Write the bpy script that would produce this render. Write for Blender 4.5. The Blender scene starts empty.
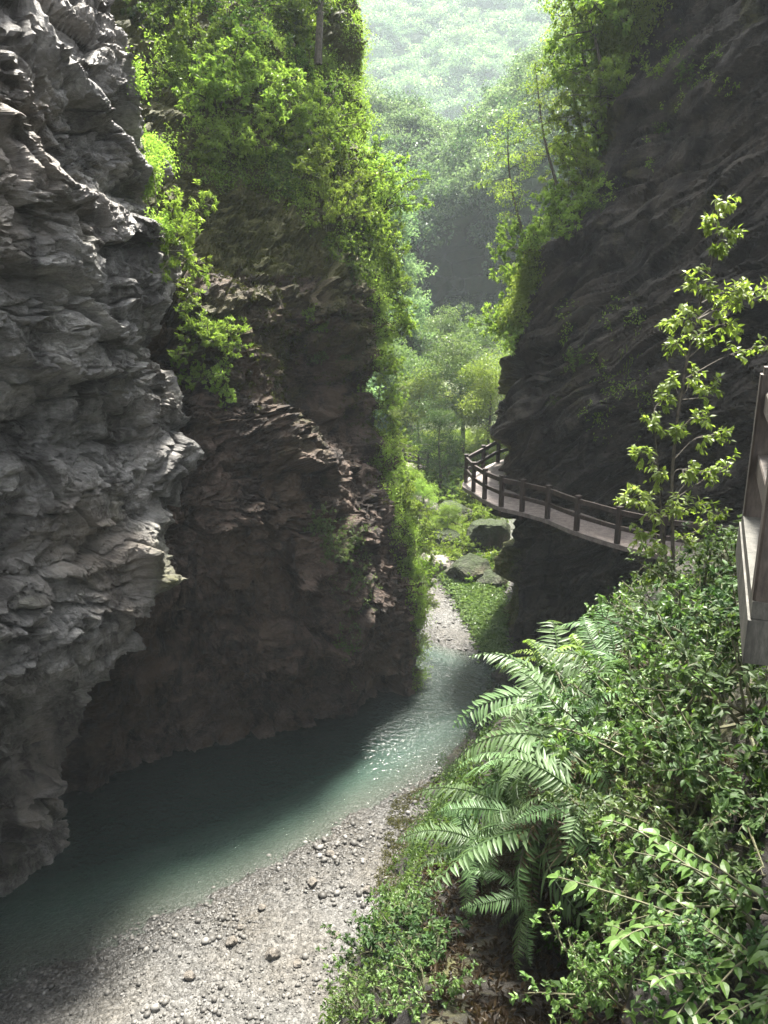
import bpy, math, random
import numpy as np
from mathutils import Vector, Matrix
from mathutils.bvhtree import BVHTree

random.seed(7)
RNG = np.random.default_rng(11)
scene = bpy.context.scene
R = math.radians

# ------------------------------------------------------------------ camera, sky, sun, exposure
CAM = np.array([0.0, 0.0, 15.0]); PITCH = R(15)
cam_data = bpy.data.cameras.new("camera")
cam_data.sensor_fit = 'VERTICAL'
cam_data.angle = 2 * math.atan(512 / 768)
cam_data.clip_start = 0.05; cam_data.clip_end = 3000
cam = bpy.data.objects.new("camera", cam_data)
cam.location = CAM; cam.rotation_euler = (R(90) - PITCH, 0, 0)
scene.collection.objects.link(cam); scene.camera = cam

SUN_EL, SUN_AZ = R(65), R(16)          # azimuth measured from +Y (straight ahead) towards +X
world = bpy.data.worlds.new("World"); scene.world = world
world.use_nodes = True
wn = world.node_tree.nodes; wl = world.node_tree.links
sky = wn.new('ShaderNodeTexSky'); sky.sky_type = 'NISHITA'; sky.sun_disc = False
sky.sun_elevation = SUN_EL; sky.sun_rotation = SUN_AZ
sky.air_density = 1.0; sky.dust_density = 3.0; sky.ozone_density = 1.0
bg = wn['Background']; bg.inputs['Strength'].default_value = 0.12
hsv = wn.new('ShaderNodeHueSaturation'); hsv.inputs['Saturation'].default_value = 0.25   # thin bright cloud greys the sky
wl.new(sky.outputs[0], hsv.inputs['Color']); wl.new(hsv.outputs[0], bg.inputs[0])

sun_data = bpy.data.lights.new("sun", 'SUN'); sun_data.energy = 4.4; sun_data.angle = R(9.0)
sun_data.color = (1.0, 0.95, 0.86)
sun = bpy.data.objects.new("sun", sun_data); scene.collection.objects.link(sun)
sdir = Vector((math.sin(SUN_AZ) * math.cos(SUN_EL), math.cos(SUN_AZ) * math.cos(SUN_EL), math.sin(SUN_EL)))
sun.rotation_euler = sdir.to_track_quat('Z', 'Y').to_euler()
sun.location = (10, 40, 60)

vs = scene.view_settings
vs.view_transform = 'Standard'; vs.look = 'None'; vs.gamma = 1.0; vs.use_curve_mapping = False
vs.exposure = 2.7
scene.render.engine = 'CYCLES'
cy = scene.cycles
cy.use_denoising = True; cy.max_bounces = 6; cy.diffuse_bounces = 4; cy.glossy_bounces = 2
cy.transmission_bounces = 4; cy.volume_bounces = 1; cy.transparent_max_bounces = 6
cy.sample_clamp_indirect = 6.0
cy.caustics_reflective = False; cy.caustics_refractive = False

# ------------------------------------------------------------------ picture <-> world helpers
cP, sP = math.cos(PITCH), math.sin(PITCH)
FWD = np.array([0, cP, -sP]); UPV = np.array([0, sP, cP]); RGT = np.array([1.0, 0, 0])
def ray(px, py):
    return FWD + RGT * ((px - 384) / 768) + UPV * ((512 - py) / 768)
def at(px, py, Y):
    d = ray(px, py); return CAM + d * (Y / d[1])
def atz(px, py, z):
    d = ray(px, py); return CAM + d * ((z - CAM[2]) / d[2])
def proj(P):
    r = np.asarray(P) - CAM
    d = r @ FWD
    d = np.where(np.abs(d) < 1e-6, 1e-6, d)
    return np.stack([384 + 768 * r[..., 0] / d, 512 - 768 * (r @ UPV) / d], -1), d

# ------------------------------------------------------------------ noise
def _hash(ix, iy, iz, seed):
    h = (ix.astype(np.int64) * 374761393 + iy.astype(np.int64) * 668265263 + iz.astype(np.int64) * 2147483647 + seed * 974634777) & 0xFFFFFFFF
    h = ((h ^ (h >> 13)) * 1274126177) & 0xFFFFFFFF
    h = ((h ^ (h >> 16)) * 2246822519) & 0xFFFFFFFF
    return (h ^ (h >> 15)) & 0xFFFFFFFF
def h01(ix, iy, iz, seed=0):
    return _hash(np.asarray(ix), np.asarray(iy), np.asarray(iz), seed) / 4294967295.0
def noise3(P, seed=0):
    P = np.asarray(P, float); F = np.floor(P); I = F.astype(np.int64); f = P - F
    u = f * f * f * (f * (f * 6 - 15) + 10)
    out = 0
    for dx in (0, 1):
        wx = u[:, 0] if dx else 1 - u[:, 0]
        for dy in (0, 1):
            wy = u[:, 1] if dy else 1 - u[:, 1]
            for dz in (0, 1):
                wz = u[:, 2] if dz else 1 - u[:, 2]
                h = _hash(I[:, 0] + dx, I[:, 1] + dy, I[:, 2] + dz, seed)
                gx = (h & 1023) / 511.5 - 1; gy = ((h >> 10) & 1023) / 511.5 - 1; gz = ((h >> 20) & 1023) / 511.5 - 1
                out = out + wx * wy * wz * (gx * (f[:, 0] - dx) + gy * (f[:, 1] - dy) + gz * (f[:, 2] - dz))
    return out * 1.3
def fbm(P, oct=4, seed=0, gain=0.5, ridged=False):
    a = 1.0; s = 0; Q = np.asarray(P, float); tot = 0
    for o in range(oct):
        n = noise3(Q, seed + o * 17)
        if ridged: n = 1 - 2 * np.abs(n) - 0.4
        s = s + a * n; tot += a; a *= gain; Q = Q * 2.03 + 3.7
    return s / tot
def sstep(a, b, x):
    t = np.clip((x - a) / (b - a), 0, 1); return t * t * (3 - 2 * t)
def beds(b, s, thick, length, seed, sharp=0.18):
    """blocky bedding: a random ledge depth per layer and per block along the layer, with narrow joints"""
    t = b / thick; k = np.floor(t); f = t - k
    def val(kk):
        off = h01(kk, kk * 0, kk * 0, seed) * 7.3
        ln = length * (0.6 + 0.9 * h01(kk, kk * 0 + 3, kk * 0, seed))
        q = s / ln + off; j = np.floor(q); g = q - j
        a0 = h01(kk, j, kk * 0 + 9, seed); a1 = h01(kk, j + 1, kk * 0 + 9, seed)
        return a0 + (a1 - a0) * sstep(1 - sharp * .8, 1, g)
    v0 = val(k); v1 = val(k + 1)
    return v0 + (v1 - v0) * sstep(1 - sharp, 1, f) - 0.5

def facets(P, scale, seed, tilt=.5, crack=.08):
    """broken-block relief: every irregular cell is a tilted plane at its own depth, with a narrow crack between cells"""
    Q = P / np.asarray(scale); I = np.floor(Q).astype(np.int64); f1 = np.full(len(Q), 9.); f2 = f1.copy(); val = np.zeros(len(Q))
    for dx in (-1, 0, 1):
        for dy in (-1, 0, 1):
            for dz in (-1, 0, 1):
                ix, iy, iz = I[:, 0] + dx, I[:, 1] + dy, I[:, 2] + dz
                h = _hash(ix, iy, iz, seed); g = _hash(ix, iy, iz, seed + 77)
                c = np.stack([ix + (h & 1023) / 1023., iy + ((h >> 10) & 1023) / 1023., iz + ((h >> 20) & 1023) / 1023.], 1)
                r = Q - c; dd = np.sqrt((r * r).sum(1))
                v = (g & 1023) / 1023. - .5 + tilt * ((((g >> 10) & 1023) / 511.5 - 1) * r[:, 0] + (((g >> 20) & 1023) / 511.5 - 1) * r[:, 2] + (((h >> 5) & 1023) / 511.5 - 1) * r[:, 1])
                near = dd < f1
                f2 = np.where(near, f1, np.minimum(f2, dd)); val = np.where(near, v, val); f1 = np.where(near, dd, f1)
    return val - .5 * (1 - sstep(0, crack, f2 - f1))
# ------------------------------------------------------------------ mesh helpers
COL = scene.collection
def make_mesh(name, V, F=None, quads=None, mats=(), smooth=False, mat_idx=None, attrs=None):
    """V (n,3); quads (m,4) array or F list of lists"""
    me = bpy.data.meshes.new(name)
    V = np.ascontiguousarray(V, dtype=np.float32)
    if quads is not None and not isinstance(quads, tuple):
        quads = (quads,)
    arrs = list(quads) if quads is not None else []
    nl = sum(a.size for a in arrs); nf = sum(len(a) for a in arrs)
    me.vertices.add(len(V)); me.vertices.foreach_set("co", V.ravel())
    me.loops.add(nl); me.polygons.add(nf)
    li = np.concatenate([a.ravel() for a in arrs]).astype(np.int32)
    me.loops.foreach_set("vertex_index", li)
    sizes = np.concatenate([np.full(len(a), a.shape[1]) for a in arrs]).astype(np.int32)
    starts = np.concatenate([[0], np.cumsum(sizes)[:-1]]).astype(np.int32)
    me.polygons.foreach_set("loop_start", starts)
    me.polygons.foreach_set("loop_total", sizes)
    for m in mats: me.materials.append(m)
    if mat_idx is not None: me.polygons.foreach_set("material_index", np.asarray(mat_idx, np.int32))
    me.polygons.foreach_set("use_smooth", np.full(nf, smooth, bool))
    if attrs:
        for k, a in attrs.items():
            at_ = me.attributes.new(k, 'FLOAT', 'POINT'); at_.data.foreach_set("value", np.asarray(a, np.float32))
    me.update(calc_edges=True)
    return me
def link(name, me, parent=None, **props):
    o = bpy.data.objects.new(name, me); COL.objects.link(o)
    if parent is not None: o.parent = parent
    for k, v in props.items(): o[k] = v
    return o
def grid_quads(nr, nc):
    i = np.arange(nr - 1)[:, None] * nc + np.arange(nc - 1)[None, :]
    return np.stack([i, i + 1, i + nc + 1, i + nc], -1).reshape(-1, 4)

def catmull(A, counts):
    """resample array A along axis 0 with counts[i] steps in segment i"""
    A = np.asarray(A, float); n = len(A)
    P = np.concatenate([(2 * A[0] - A[1])[None], A, (2 * A[-1] - A[-2])[None]])
    out = []
    for i in range(n - 1):
        p0, p1, p2, p3 = P[i], P[i + 1], P[i + 2], P[i + 3]
        t = (np.arange(counts[i]) / counts[i]).reshape((-1,) + (1,) * (A.ndim - 1))
        out.append(0.5 * (2 * p1 + (p2 - p0) * t + (2 * p0 - 5 * p1 + 4 * p2 - p3) * t ** 2 + (3 * p1 - p0 - 3 * p2 + p3) * t ** 3))
    out.append(A[-1][None])
    return np.concatenate(out)
def loft(ctrl, rcounts, ccounts):
    A = np.array([[np.asarray(p, float) for p in row] for row in ctrl])
    A = catmull(A, rcounts)
    A = np.swapaxes(catmull(np.swapaxes(A, 0, 1), ccounts), 0, 1)
    return A
def grid_normals(G, flip=False):
    du = np.gradient(G, axis=1); dv = np.gradient(G, axis=0)
    n = np.cross(du, dv); n /= np.linalg.norm(n, axis=-1, keepdims=True) + 1e-9
    return -n if flip else n
def blur(A, k=6):
    for ax in (0, 1):
        for _ in range(k):
            B = A.copy()
            sl = [slice(None)] * A.ndim; sm = sl.copy(); sp = sl.copy()
            sl[ax] = slice(1, -1); sm[ax] = slice(0, -2); sp[ax] = slice(2, None)
            B[tuple(sl)] = (A[tuple(sm)] + 2 * A[tuple(sl)] + A[tuple(sp)]) / 4
            A = B
    return A

# ------------------------------------------------------------------ material helpers
def new_mat(name):
    m = bpy.data.materials.new(name); m.use_nodes = True
    nt = m.node_tree; nt.nodes.clear()
    out = nt.nodes.new('ShaderNodeOutputMaterial')
    return m, nt, out
def N(nt, typ, **kw):
    n = nt.nodes.new(typ)
    for k, v in kw.items():
        if k.startswith('in_'):
            key = k[3:].replace('_', ' ')
            n.inputs[int(key) if key.isdigit() else key].default_value = v
        else: setattr(n, k, v)
    return n
def ramp(nt, stops, fac=None):
    r = nt.nodes.new('ShaderNodeValToRGB'); el = r.color_ramp.elements
    el[0].position, el[0].color = stops[0][0], (*stops[0][1], 1)
    el[1].position, el[1].color = stops[-1][0], (*stops[-1][1], 1)
    for p, c in stops[1:-1]:
        e = el.new(p); e.color = (*c, 1)
    if fac is not None: nt.links.new(fac, r.inputs[0])
    return r
def mixc(nt, fac, a, b, mode='MIX'):
    m = nt.nodes.new('ShaderNodeMix'); m.data_type = 'RGBA'; m.blend_type = mode
    for s, v in ((m.inputs[0], fac), (m.inputs[6], a), (m.inputs[7], b)):
        if hasattr(v, 'links') or hasattr(v, 'is_linked'): nt.links.new(v, s)
        else: s.default_value = v if not isinstance(v, tuple) else (*v, 1)
    return m.outputs[2]

def rock_mat(name, dark, mid, light, moss=(0.085, 0.085, 0.025), stain=(0.10, 0.07, 0.045), rough=0.55, bump=0.5, scale=1.0, spec=0.5):
    m, nt, out = new_mat(name); L = nt.links.new
    tc = N(nt, 'ShaderNodeTexCoord')
    mp = N(nt, 'ShaderNodeMapping'); mp.inputs['Scale'].default_value = (scale, scale, scale * 2.2)
    L(tc.outputs['Object'], mp.inputs[0])
    n1 = N(nt, 'ShaderNodeTexNoise', in_Scale=0.9, in_Detail=9.0, in_Roughness=0.65); L(mp.outputs[0], n1.inputs[0])
    n2 = N(nt, 'ShaderNodeTexNoise', in_Scale=6.0, in_Detail=8.0, in_Roughness=0.7, in_Distortion=0.6); L(mp.outputs[0], n2.inputs[0])
    n3 = N(nt, 'ShaderNodeTexNoise', in_Scale=0.22, in_Detail=5.0); L(tc.outputs['Object'], n3.inputs[0])
    add = N(nt, 'ShaderNodeMath', operation='ADD'); L(n1.outputs[0], add.inputs[0]); L(n2.outputs[0], add.inputs[1])
    hf = N(nt, 'ShaderNodeMath', operation='MULTIPLY', in_1=0.5); L(add.outputs[0], hf.inputs[0])
    r = ramp(nt, [(0.34, dark), (0.5, mid), (0.66, light)], hf.outputs[0])
    sr = ramp(nt, [(0.45, (0, 0, 0)), (0.62, (1, 1, 1))], n3.outputs[0])
    col = mixc(nt, sr.outputs[0], r.outputs[0], mixc(nt, 0.75, r.outputs[0], stain))
    ms = N(nt, 'ShaderNodeMapping'); ms.inputs['Scale'].default_value = (scale * .9, scale * .9, scale * .22); L(tc.outputs['Object'], ms.inputs[0])
    n5 = N(nt, 'ShaderNodeTexNoise', in_Scale=1.3, in_Detail=7.0, in_Roughness=0.6, in_Distortion=0.5); L(ms.outputs[0], n5.inputs[0])
    st = ramp(nt, [(0.40, (0.3, 0.29, 0.28)), (0.5, (0.85, 0.85, 0.85)), (0.66, (1.12, 1.11, 1.08))], n5.outputs[0])
    col = mixc(nt, 1.0, col, st.outputs[0], 'MULTIPLY')
    am = N(nt, 'ShaderNodeAttribute', attribute_name='moss')
    mm = N(nt, 'ShaderNodeMath', operation='MULTIPLY_ADD', in_1=1.6); L(am.outputs['Fac'], mm.inputs[0])
    nn = N(nt, 'ShaderNodeMath', operation='SUBTRACT', in_1=0.62); L(n2.outputs[0], nn.inputs[0]); L(nn.outputs[0], mm.inputs[2])
    mc = N(nt, 'ShaderNodeMath', operation='MULTIPLY', use_clamp=True, in_1=1.0); L(mm.outputs[0], mc.inputs[0])
    mossv = ramp(nt, [(0.3, tuple(c * 0.45 for c in moss)), (0.7, tuple(c * 1.5 for c in moss))], n2.outputs[0])
    col = mixc(nt, mc.outputs[0], col, mossv.outputs[0])
    bsdf = N(nt, 'ShaderNodeBsdfPrincipled'); bsdf.inputs['Specular IOR Level'].default_value = spec
    L(col, bsdf.inputs['Base Color'])
    rr = N(nt, 'ShaderNodeMapRange', in_1=0.3, in_2=0.7, in_3=rough - 0.15, in_4=rough + 0.25); L(n1.outputs[0], rr.inputs[0])
    L(rr.outputs[0], bsdf.inputs['Roughness'])
    b1 = N(nt, 'ShaderNodeBump', in_Strength=1.0, in_Distance=0.2 * bump); L(n2.outputs[0], b1.inputs['Height'])
    n4 = N(nt, 'ShaderNodeTexNoise', in_Scale=24.0, in_Detail=5.0, in_Roughness=0.7); L(mp.outputs[0], n4.inputs[0])
    b2 = N(nt, 'ShaderNodeBump', in_Strength=1.0, in_Distance=0.045 * bump); L(n4.outputs[0], b2.inputs['Height']); L(b1.outputs[0], b2.inputs['Normal'])
    L(b2.outputs[0], bsdf.inputs['Normal'])
    L(bsdf.outputs[0], out.inputs[0])
    return m

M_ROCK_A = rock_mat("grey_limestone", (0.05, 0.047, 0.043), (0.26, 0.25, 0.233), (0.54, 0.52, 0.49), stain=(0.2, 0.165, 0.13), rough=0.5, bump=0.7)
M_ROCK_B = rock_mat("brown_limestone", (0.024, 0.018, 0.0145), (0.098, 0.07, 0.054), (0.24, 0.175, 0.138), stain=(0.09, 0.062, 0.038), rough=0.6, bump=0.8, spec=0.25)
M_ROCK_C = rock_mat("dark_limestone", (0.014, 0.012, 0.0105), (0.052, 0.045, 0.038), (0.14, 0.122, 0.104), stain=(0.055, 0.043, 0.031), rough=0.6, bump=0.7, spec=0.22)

# ------------------------------------------------------------------ cliffs
BVS = {}
CL = {}
def finish_cliff(key, G, disp, mat, label, moss=None, flip=False, cat='cliff', smooth=False, name='cliff'):
    n0 = grid_normals(G, flip); vv, dv_ = proj(G)
    inf = (vv[..., 0] > 0) & (vv[..., 0] < 768) & (vv[..., 1] > 0) & (vv[..., 1] < 1024) & (dv_ > 0)
    if np.median((n0 * (CAM - G)).sum(-1)[inf]) < 0: flip = not flip; n0 = -n0
    nrm = blur(n0, 3)
    nrm /= np.linalg.norm(nrm, axis=-1, keepdims=True) + 1e-9
    V = G + nrm * disp[..., None]
    nr, nc = V.shape[:2]
    q = grid_quads(nr, nc)
    if flip: q = q[:, ::-1]
    n2 = grid_normals(V, flip)
    mv = moss(V, n2) if moss is not None else np.zeros(V.shape[:2])
    me = make_mesh(name, V.reshape(-1, 3), quads=q, mats=[mat], smooth=smooth, attrs={'moss': mv.ravel()})
    o = link(name, me, label=label, category=cat)
    BVS[key] = BVHTree.FromPolygons([Vector(v) for v in V.reshape(-1, 3)], q.tolist())
    CL[key] = (V, n2)
    return o
def inpoly(P, poly):
    poly = np.asarray(poly, float); x, y = P[..., 0], P[..., 1]; c = np.zeros(x.shape, bool)
    j = len(poly) - 1
    for i in range(len(poly)):
        xi, yi = poly[i]; xj, yj = poly[j]
        c ^= ((yi > y) != (yj > y)) & (x < (xj - xi) * (y - yi) / (yj - yi + 1e-12) + xi)
        j = i
    return c

# --- near left rock: rows from the top down, columns from behind the camera to its right edge and round the back
rowsA = [
    [(-24, -8, 42), (-20, 2, 41), (-17, 12, 40), (-14, 18, 40), (-12.0, 22, 39), (-13.5, 27, 38), (-18, 31, 38)],
    [(-13, -8, 30), (-12, 2, 30), (-10.8, 12, 29), (-9, 17, 28.5), (-7.6, 20.5, 28), (-8.6, 24, 27.5), (-14, 28, 27)],
    [(-11, -8, 22), (-10, 3, 22), at(-30, 0, 13.5), at(60, 0, 16.5), at(132, 0, 19), (-7.6, 22.5, 21), (-12, 26, 21)],
    [(-10.5, -8, 18), (-9.4, 3, 18), at(-30, 130, 12.5), at(70, 130, 15.5), at(150, 135, 18.8), (-6.9, 22, 18), (-11, 26, 18)],
    [(-10.2, -8, 15), (-9, 3, 15), at(-30, 260, 12.2), at(80, 255, 15), at(152, 240, 18.5), (-6.3, 21.5, 15.5), (-11, 26, 15)],
    [(-10, -8, 13), (-8.8, 3, 13), at(-30, 380, 12), at(85, 370, 14.6), at(166, 340, 18), (-5.6, 21, 13.5), (-11, 26, 13)],
    [(-10, -8, 11.5), (-8.8, 3, 11.5), at(-30, 520, 12), at(95, 480, 14.8), at(184, 430, 18.6), (-5.2, 21.5, 11.5), (-11, 26, 11.5)],
    [(-10, -8, 9.8), (-8.8, 3, 9.8), at(-30, 640, 12.2), at(95, 590, 15), at(180, 545, 18.2), (-6.3, 21, 9.2), (-12, 26, 9)],
    [(-10.2, -8, 8.0), (-9, 3, 8), at(-30, 745, 12.4), at(75, 670, 15.1), at(172, 622, 17.6), (-7.0, 20.3, 7.3), (-12, 26, 7)],
    [(-11.5, -8, 6.2), (-11, 3, 6.2), at(-30, 800, 14.8), at(55, 732, 17.0), at(112, 712, 18.0), (-8.6, 20.2, 5.2), (-13, 26, 5)],
    [(-13, -8, 4), (-12.5, 3, 4), at(-30, 865, 15.5), at(20, 822, 17.0), at(70, 795, 18.6), (-10.2, 21, 3), (-14, 26, 3)],
    [(-14.5, -8, -1.5), (-14, 3, -1.5), (-12.2, 14.4, -1.2), (-9.7, 16.3, -1.2), (-8.6, 19.6, -1.2), (-12, 23, -1.2), (-15, 27, -1.2)],
]
G = loft(rowsA, [10, 40, 70, 70, 70, 56, 56, 50, 50, 50, 50, 50], [14, 60, 110, 130, 60, 16])
Pf = G.reshape(-1, 3)
shp = G.shape[:2]
w = fbm(Pf * 0.35, 3, 1)
bz = Pf[:, 2] + 0.10 * Pf[:, 1] + 0.8 * w
ss = Pf[:, 1] * 0.9 + Pf[:, 0] * 0.3 + 0.6 * fbm(Pf * 0.8, 2, 5)
qw = np.stack([ss, Pf[:, 0] * .6 - Pf[:, 1] * .4, bz], 1) + .35 * np.stack([noise3(Pf * 1.3, 31), noise3(Pf * 1.3, 32), noise3(Pf * 1.3, 33)], 1)
d = 0.75 * beds(bz, ss, 1.7, 4.5, 3, .22) + 0.3 * beds(bz + .12 * fbm(Pf * 1.2, 2, 8), ss, .55, 1.8, 4, .3) + 0.5 * facets(qw, (3.0, 3.0, 1.1), 34, .45, .05) + 0.2 * facets(qw, (1.1, 1.1, .42), 35, .6, .08) + 0.07 * facets(qw + .05 * noise3(Pf * 6, 36)[:, None], (.26, .26, .15), 37, .8, .1)
d += 0.6 * fbm(Pf * 0.3, 3, 25) + 0.18 * fbm(Pf * np.array([1.0, 1.0, 1.3]), 4, 22, 0.5, True) + 0.09 * fbm(Pf * np.array([2.5, 2.5, 6]), 4, 23, .6) - .3
d *= sstep(-1.5, 5, Pf[:, 2]) * .35 + .65
d = d.reshape(shp)
# the fault running down from the upper left corner
pa, _ = proj(G)
fx = np.interp(pa[..., 1], [-60, 50, 120, 200, 270], [-10, 45, 120, 185, 205])
fault = np.exp(-((pa[..., 0] - fx) / 16.0) ** 2) * (pa[..., 1] < 290) * (G[..., 1] > 8)
d = d * (1 - 0.6 * fault) - 0.35
d += 0.8 * sstep(-14, 14, fx - pa[..., 0]) * (1 - sstep(220, 480, pa[..., 1])) * sstep(8, 10, G[..., 1])
def mossA(V, n):
    p = V.reshape(-1, 3); nz = fbm(p * 0.5, 3, 41).reshape(V.shape[:2])
    pp, _ = proj(V)
    e = np.exp(-(((pp[..., 0] - 172) / 22) ** 2 + ((pp[..., 1] - 575) / 60) ** 2)) * 0.5
    return np.clip(nz * 1.2 - 0.15, 0, 0.35) + e
finish_cliff("A", G, d, M_ROCK_A, "craggy pale grey limestone cliff with broken ledges, overhanging the dark water", mossA)

# --- second left cliff (brown, mossy, green top), columns from behind rock A round the nose and back up the valley
def zrow(z, pts): return [(x, y, z) for x, y in pts]
rowsB = [
    [(-32, 34, 46), (-26, 37, 46), (-21, 41, 45), (-18, 46, 44), (-17, 53, 43), (-22, 60, 42), (-34, 72, 42), (-50, 90, 42)],
    [(-17, 26, 34), (-14, 29.5, 34), (-11, 33, 33), (-8, 37, 33), (-6.2, 43, 32), (-9, 50, 31), (-20, 60, 31), (-38, 78, 31)],
    [(-14, 23, 26), (-11, 26.5, 25.5), at(200, -20, 32), at(270, -20, 36), at(335, -10, 40), (-4.5, 46, 23), (-12, 55, 23), (-28, 70, 23)],
    [(-12, 21, 21), (-9, 23.5, 20.5), at(215, 110, 29), at(285, 100, 32.5), at(352, 110, 36.5), (-2.0, 40, 18.5), (-6, 48, 18), (-20, 63, 18)],
    [(-11, 21, 17), (-8.0, 22.3, 17), at(215, 215, 26.2), at(290, 200, 29.8), at(377, 205, 33.4), (-1, 37, 15.5), (-5, 46, 15), (-16, 60, 15)],
    [(-10, 21, 14.5), (-7.2, 21.7, 14.5), at(215, 310, 23.4), at(290, 290, 26.5), at(376, 300, 30.5), (-1.2, 35.5, 13.2), (-4.5, 45, 13), (-14, 58, 13)],
    [(-10, 21, 12.3), (-7, 21.3, 12.3), at(220, 400, 22.7), at(300, 390, 26.2), at(372, 390, 30), (-1.2, 34.5, 11), (-4, 44, 11), (-13, 57, 11)],
    [(-9.5, 20.5, 9.5), (-6.6, 20.6, 9.6), at(225, 490, 22), at(312, 480, 24.8), at(384, 480, 29.3), (-.9, 34, 9), (-3.5, 43, 9), (-12, 56, 9)],
    [(-9.5, 20.5, 7.0), (-6.8, 20.5, 7.2), at(215, 570, 21.7), at(325, 560, 24.6), at(408, 580, 28.7), (-.1, 33.5, 6.3), (-3, 42, 6), (-11, 55, 6)],
    [(-10, 21.5, 4.2), (-8, 21.5, 4.4), at(190, 660, 22.3), at(310, 640, 25), at(418, 640, 28.5), (.5, 33, 3.8), (-2.6, 41, 4), (-10, 54, 4)],
    [(-10, 21, 1.8), (-8.3, 21.2, 1.8), at(165, 745, 22.8), at(290, 712, 25.3), at(414, 680, 28.6), (.6, 32.5, 1.5), (-2.4, 40, 2), (-9, 53, 2)],
    [(-10.8, 20.6, -1.5), (-8.8, 20.8, -1.5), (-6.6, 22.6, -1.5), (-3.2, 25.4, -1.5), (.6, 29, -1.5), (.4, 32.5, -1.5), (-2.4, 40, -1.5), (-9, 53, -1.5)],
]
G = loft(rowsB, [14, 24, 50, 50, 46, 46, 56, 56, 56, 50, 50], [10, 60, 90, 110, 60, 30, 16])
Pf = G.reshape(-1, 3); shp = G.shape[:2]
w = fbm(Pf * 0.3, 3, 51)
bz = Pf[:, 2] - 0.45 * Pf[:, 0] + 0.25 * Pf[:, 1] + 1.0 * w
ss = Pf[:, 0] * 0.8 + Pf[:, 1] * 0.6 + 0.8 * fbm(Pf * 0.7, 2, 55)
qw = np.stack([ss, Pf[:, 0] * .6 - Pf[:, 1] * .6, bz], 1) + .4 * np.stack([noise3(Pf * 1.1, 151), noise3(Pf * 1.1, 152), noise3(Pf * 1.1, 153)], 1)
d = 0.4 * beds(bz, ss, 1.9, 4.0, 53, .3) + 0.7 * facets(qw, (2.2, 2.2, 1.3), 54, .7, .06) + 0.28 * facets(qw, (.8, .8, .42), 56, .8, .1) + .1 * facets(qw, (.3, .3, .18), 57, .8, .1)
d += 0.9 * fbm(Pf * 0.25, 3, 61) - 0.4 * sstep(.15, .45, fbm(Pf * .7, 3, 67)) + 0.25 * fbm(Pf * 1.0, 4, 62, .5, True) + 0.08 * fbm(Pf * 4.0, 3, 63, .6)
d = d.reshape(shp)
pb, _ = proj(G)
front = (G[..., 1] < 36)
cave = np.exp(-(((pb[..., 0] - 328) / 30) ** 2 + ((pb[..., 1] - 385) / 55) ** 2)) * front
d -= 2.2 * cave
rib = np.exp(-((pb[..., 0] - np.interp(pb[..., 1], [380, 420, 480, 560], [235, 265, 312, 345])) / 26) ** 2) * sstep(370, 420, pb[..., 1]) * front
d += 0.8 * rib - .4 * sstep(4.5, .5, G[..., 2]) * front
d += 0.5 * np.exp(-(((pb[..., 0] - 300) / 60) ** 2 + ((pb[..., 1] - 620) / 60) ** 2)) * front
MOSSY = [(195, 190), (300, 180), (300, 260), (290, 330), (300, 420), (230, 420), (205, 330)]
def mossB(V, n):
    p = V.reshape(-1, 3); nz = fbm(p * 0.6, 4, 71).reshape(V.shape[:2])
    pp, _ = proj(V)
    wv = fbm(p * 0.3, 2, 72).reshape(V.shape[:2]) * 40
    base = np.where(V[..., 2] > 16, 0.5, 0) + 0.5 * sstep(30, 33, V[..., 1])
    band = sstep(8.5, 14, V[..., 2] + wv * .05)
    return np.clip(band * 0.55 + base + nz * 0.8 - 0.25, 0, 1)
finish_cliff("B", G, d, M_ROCK_B, "brown mossy cliff with overgrown green top and a nose above the teal pool", mossB)

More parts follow.
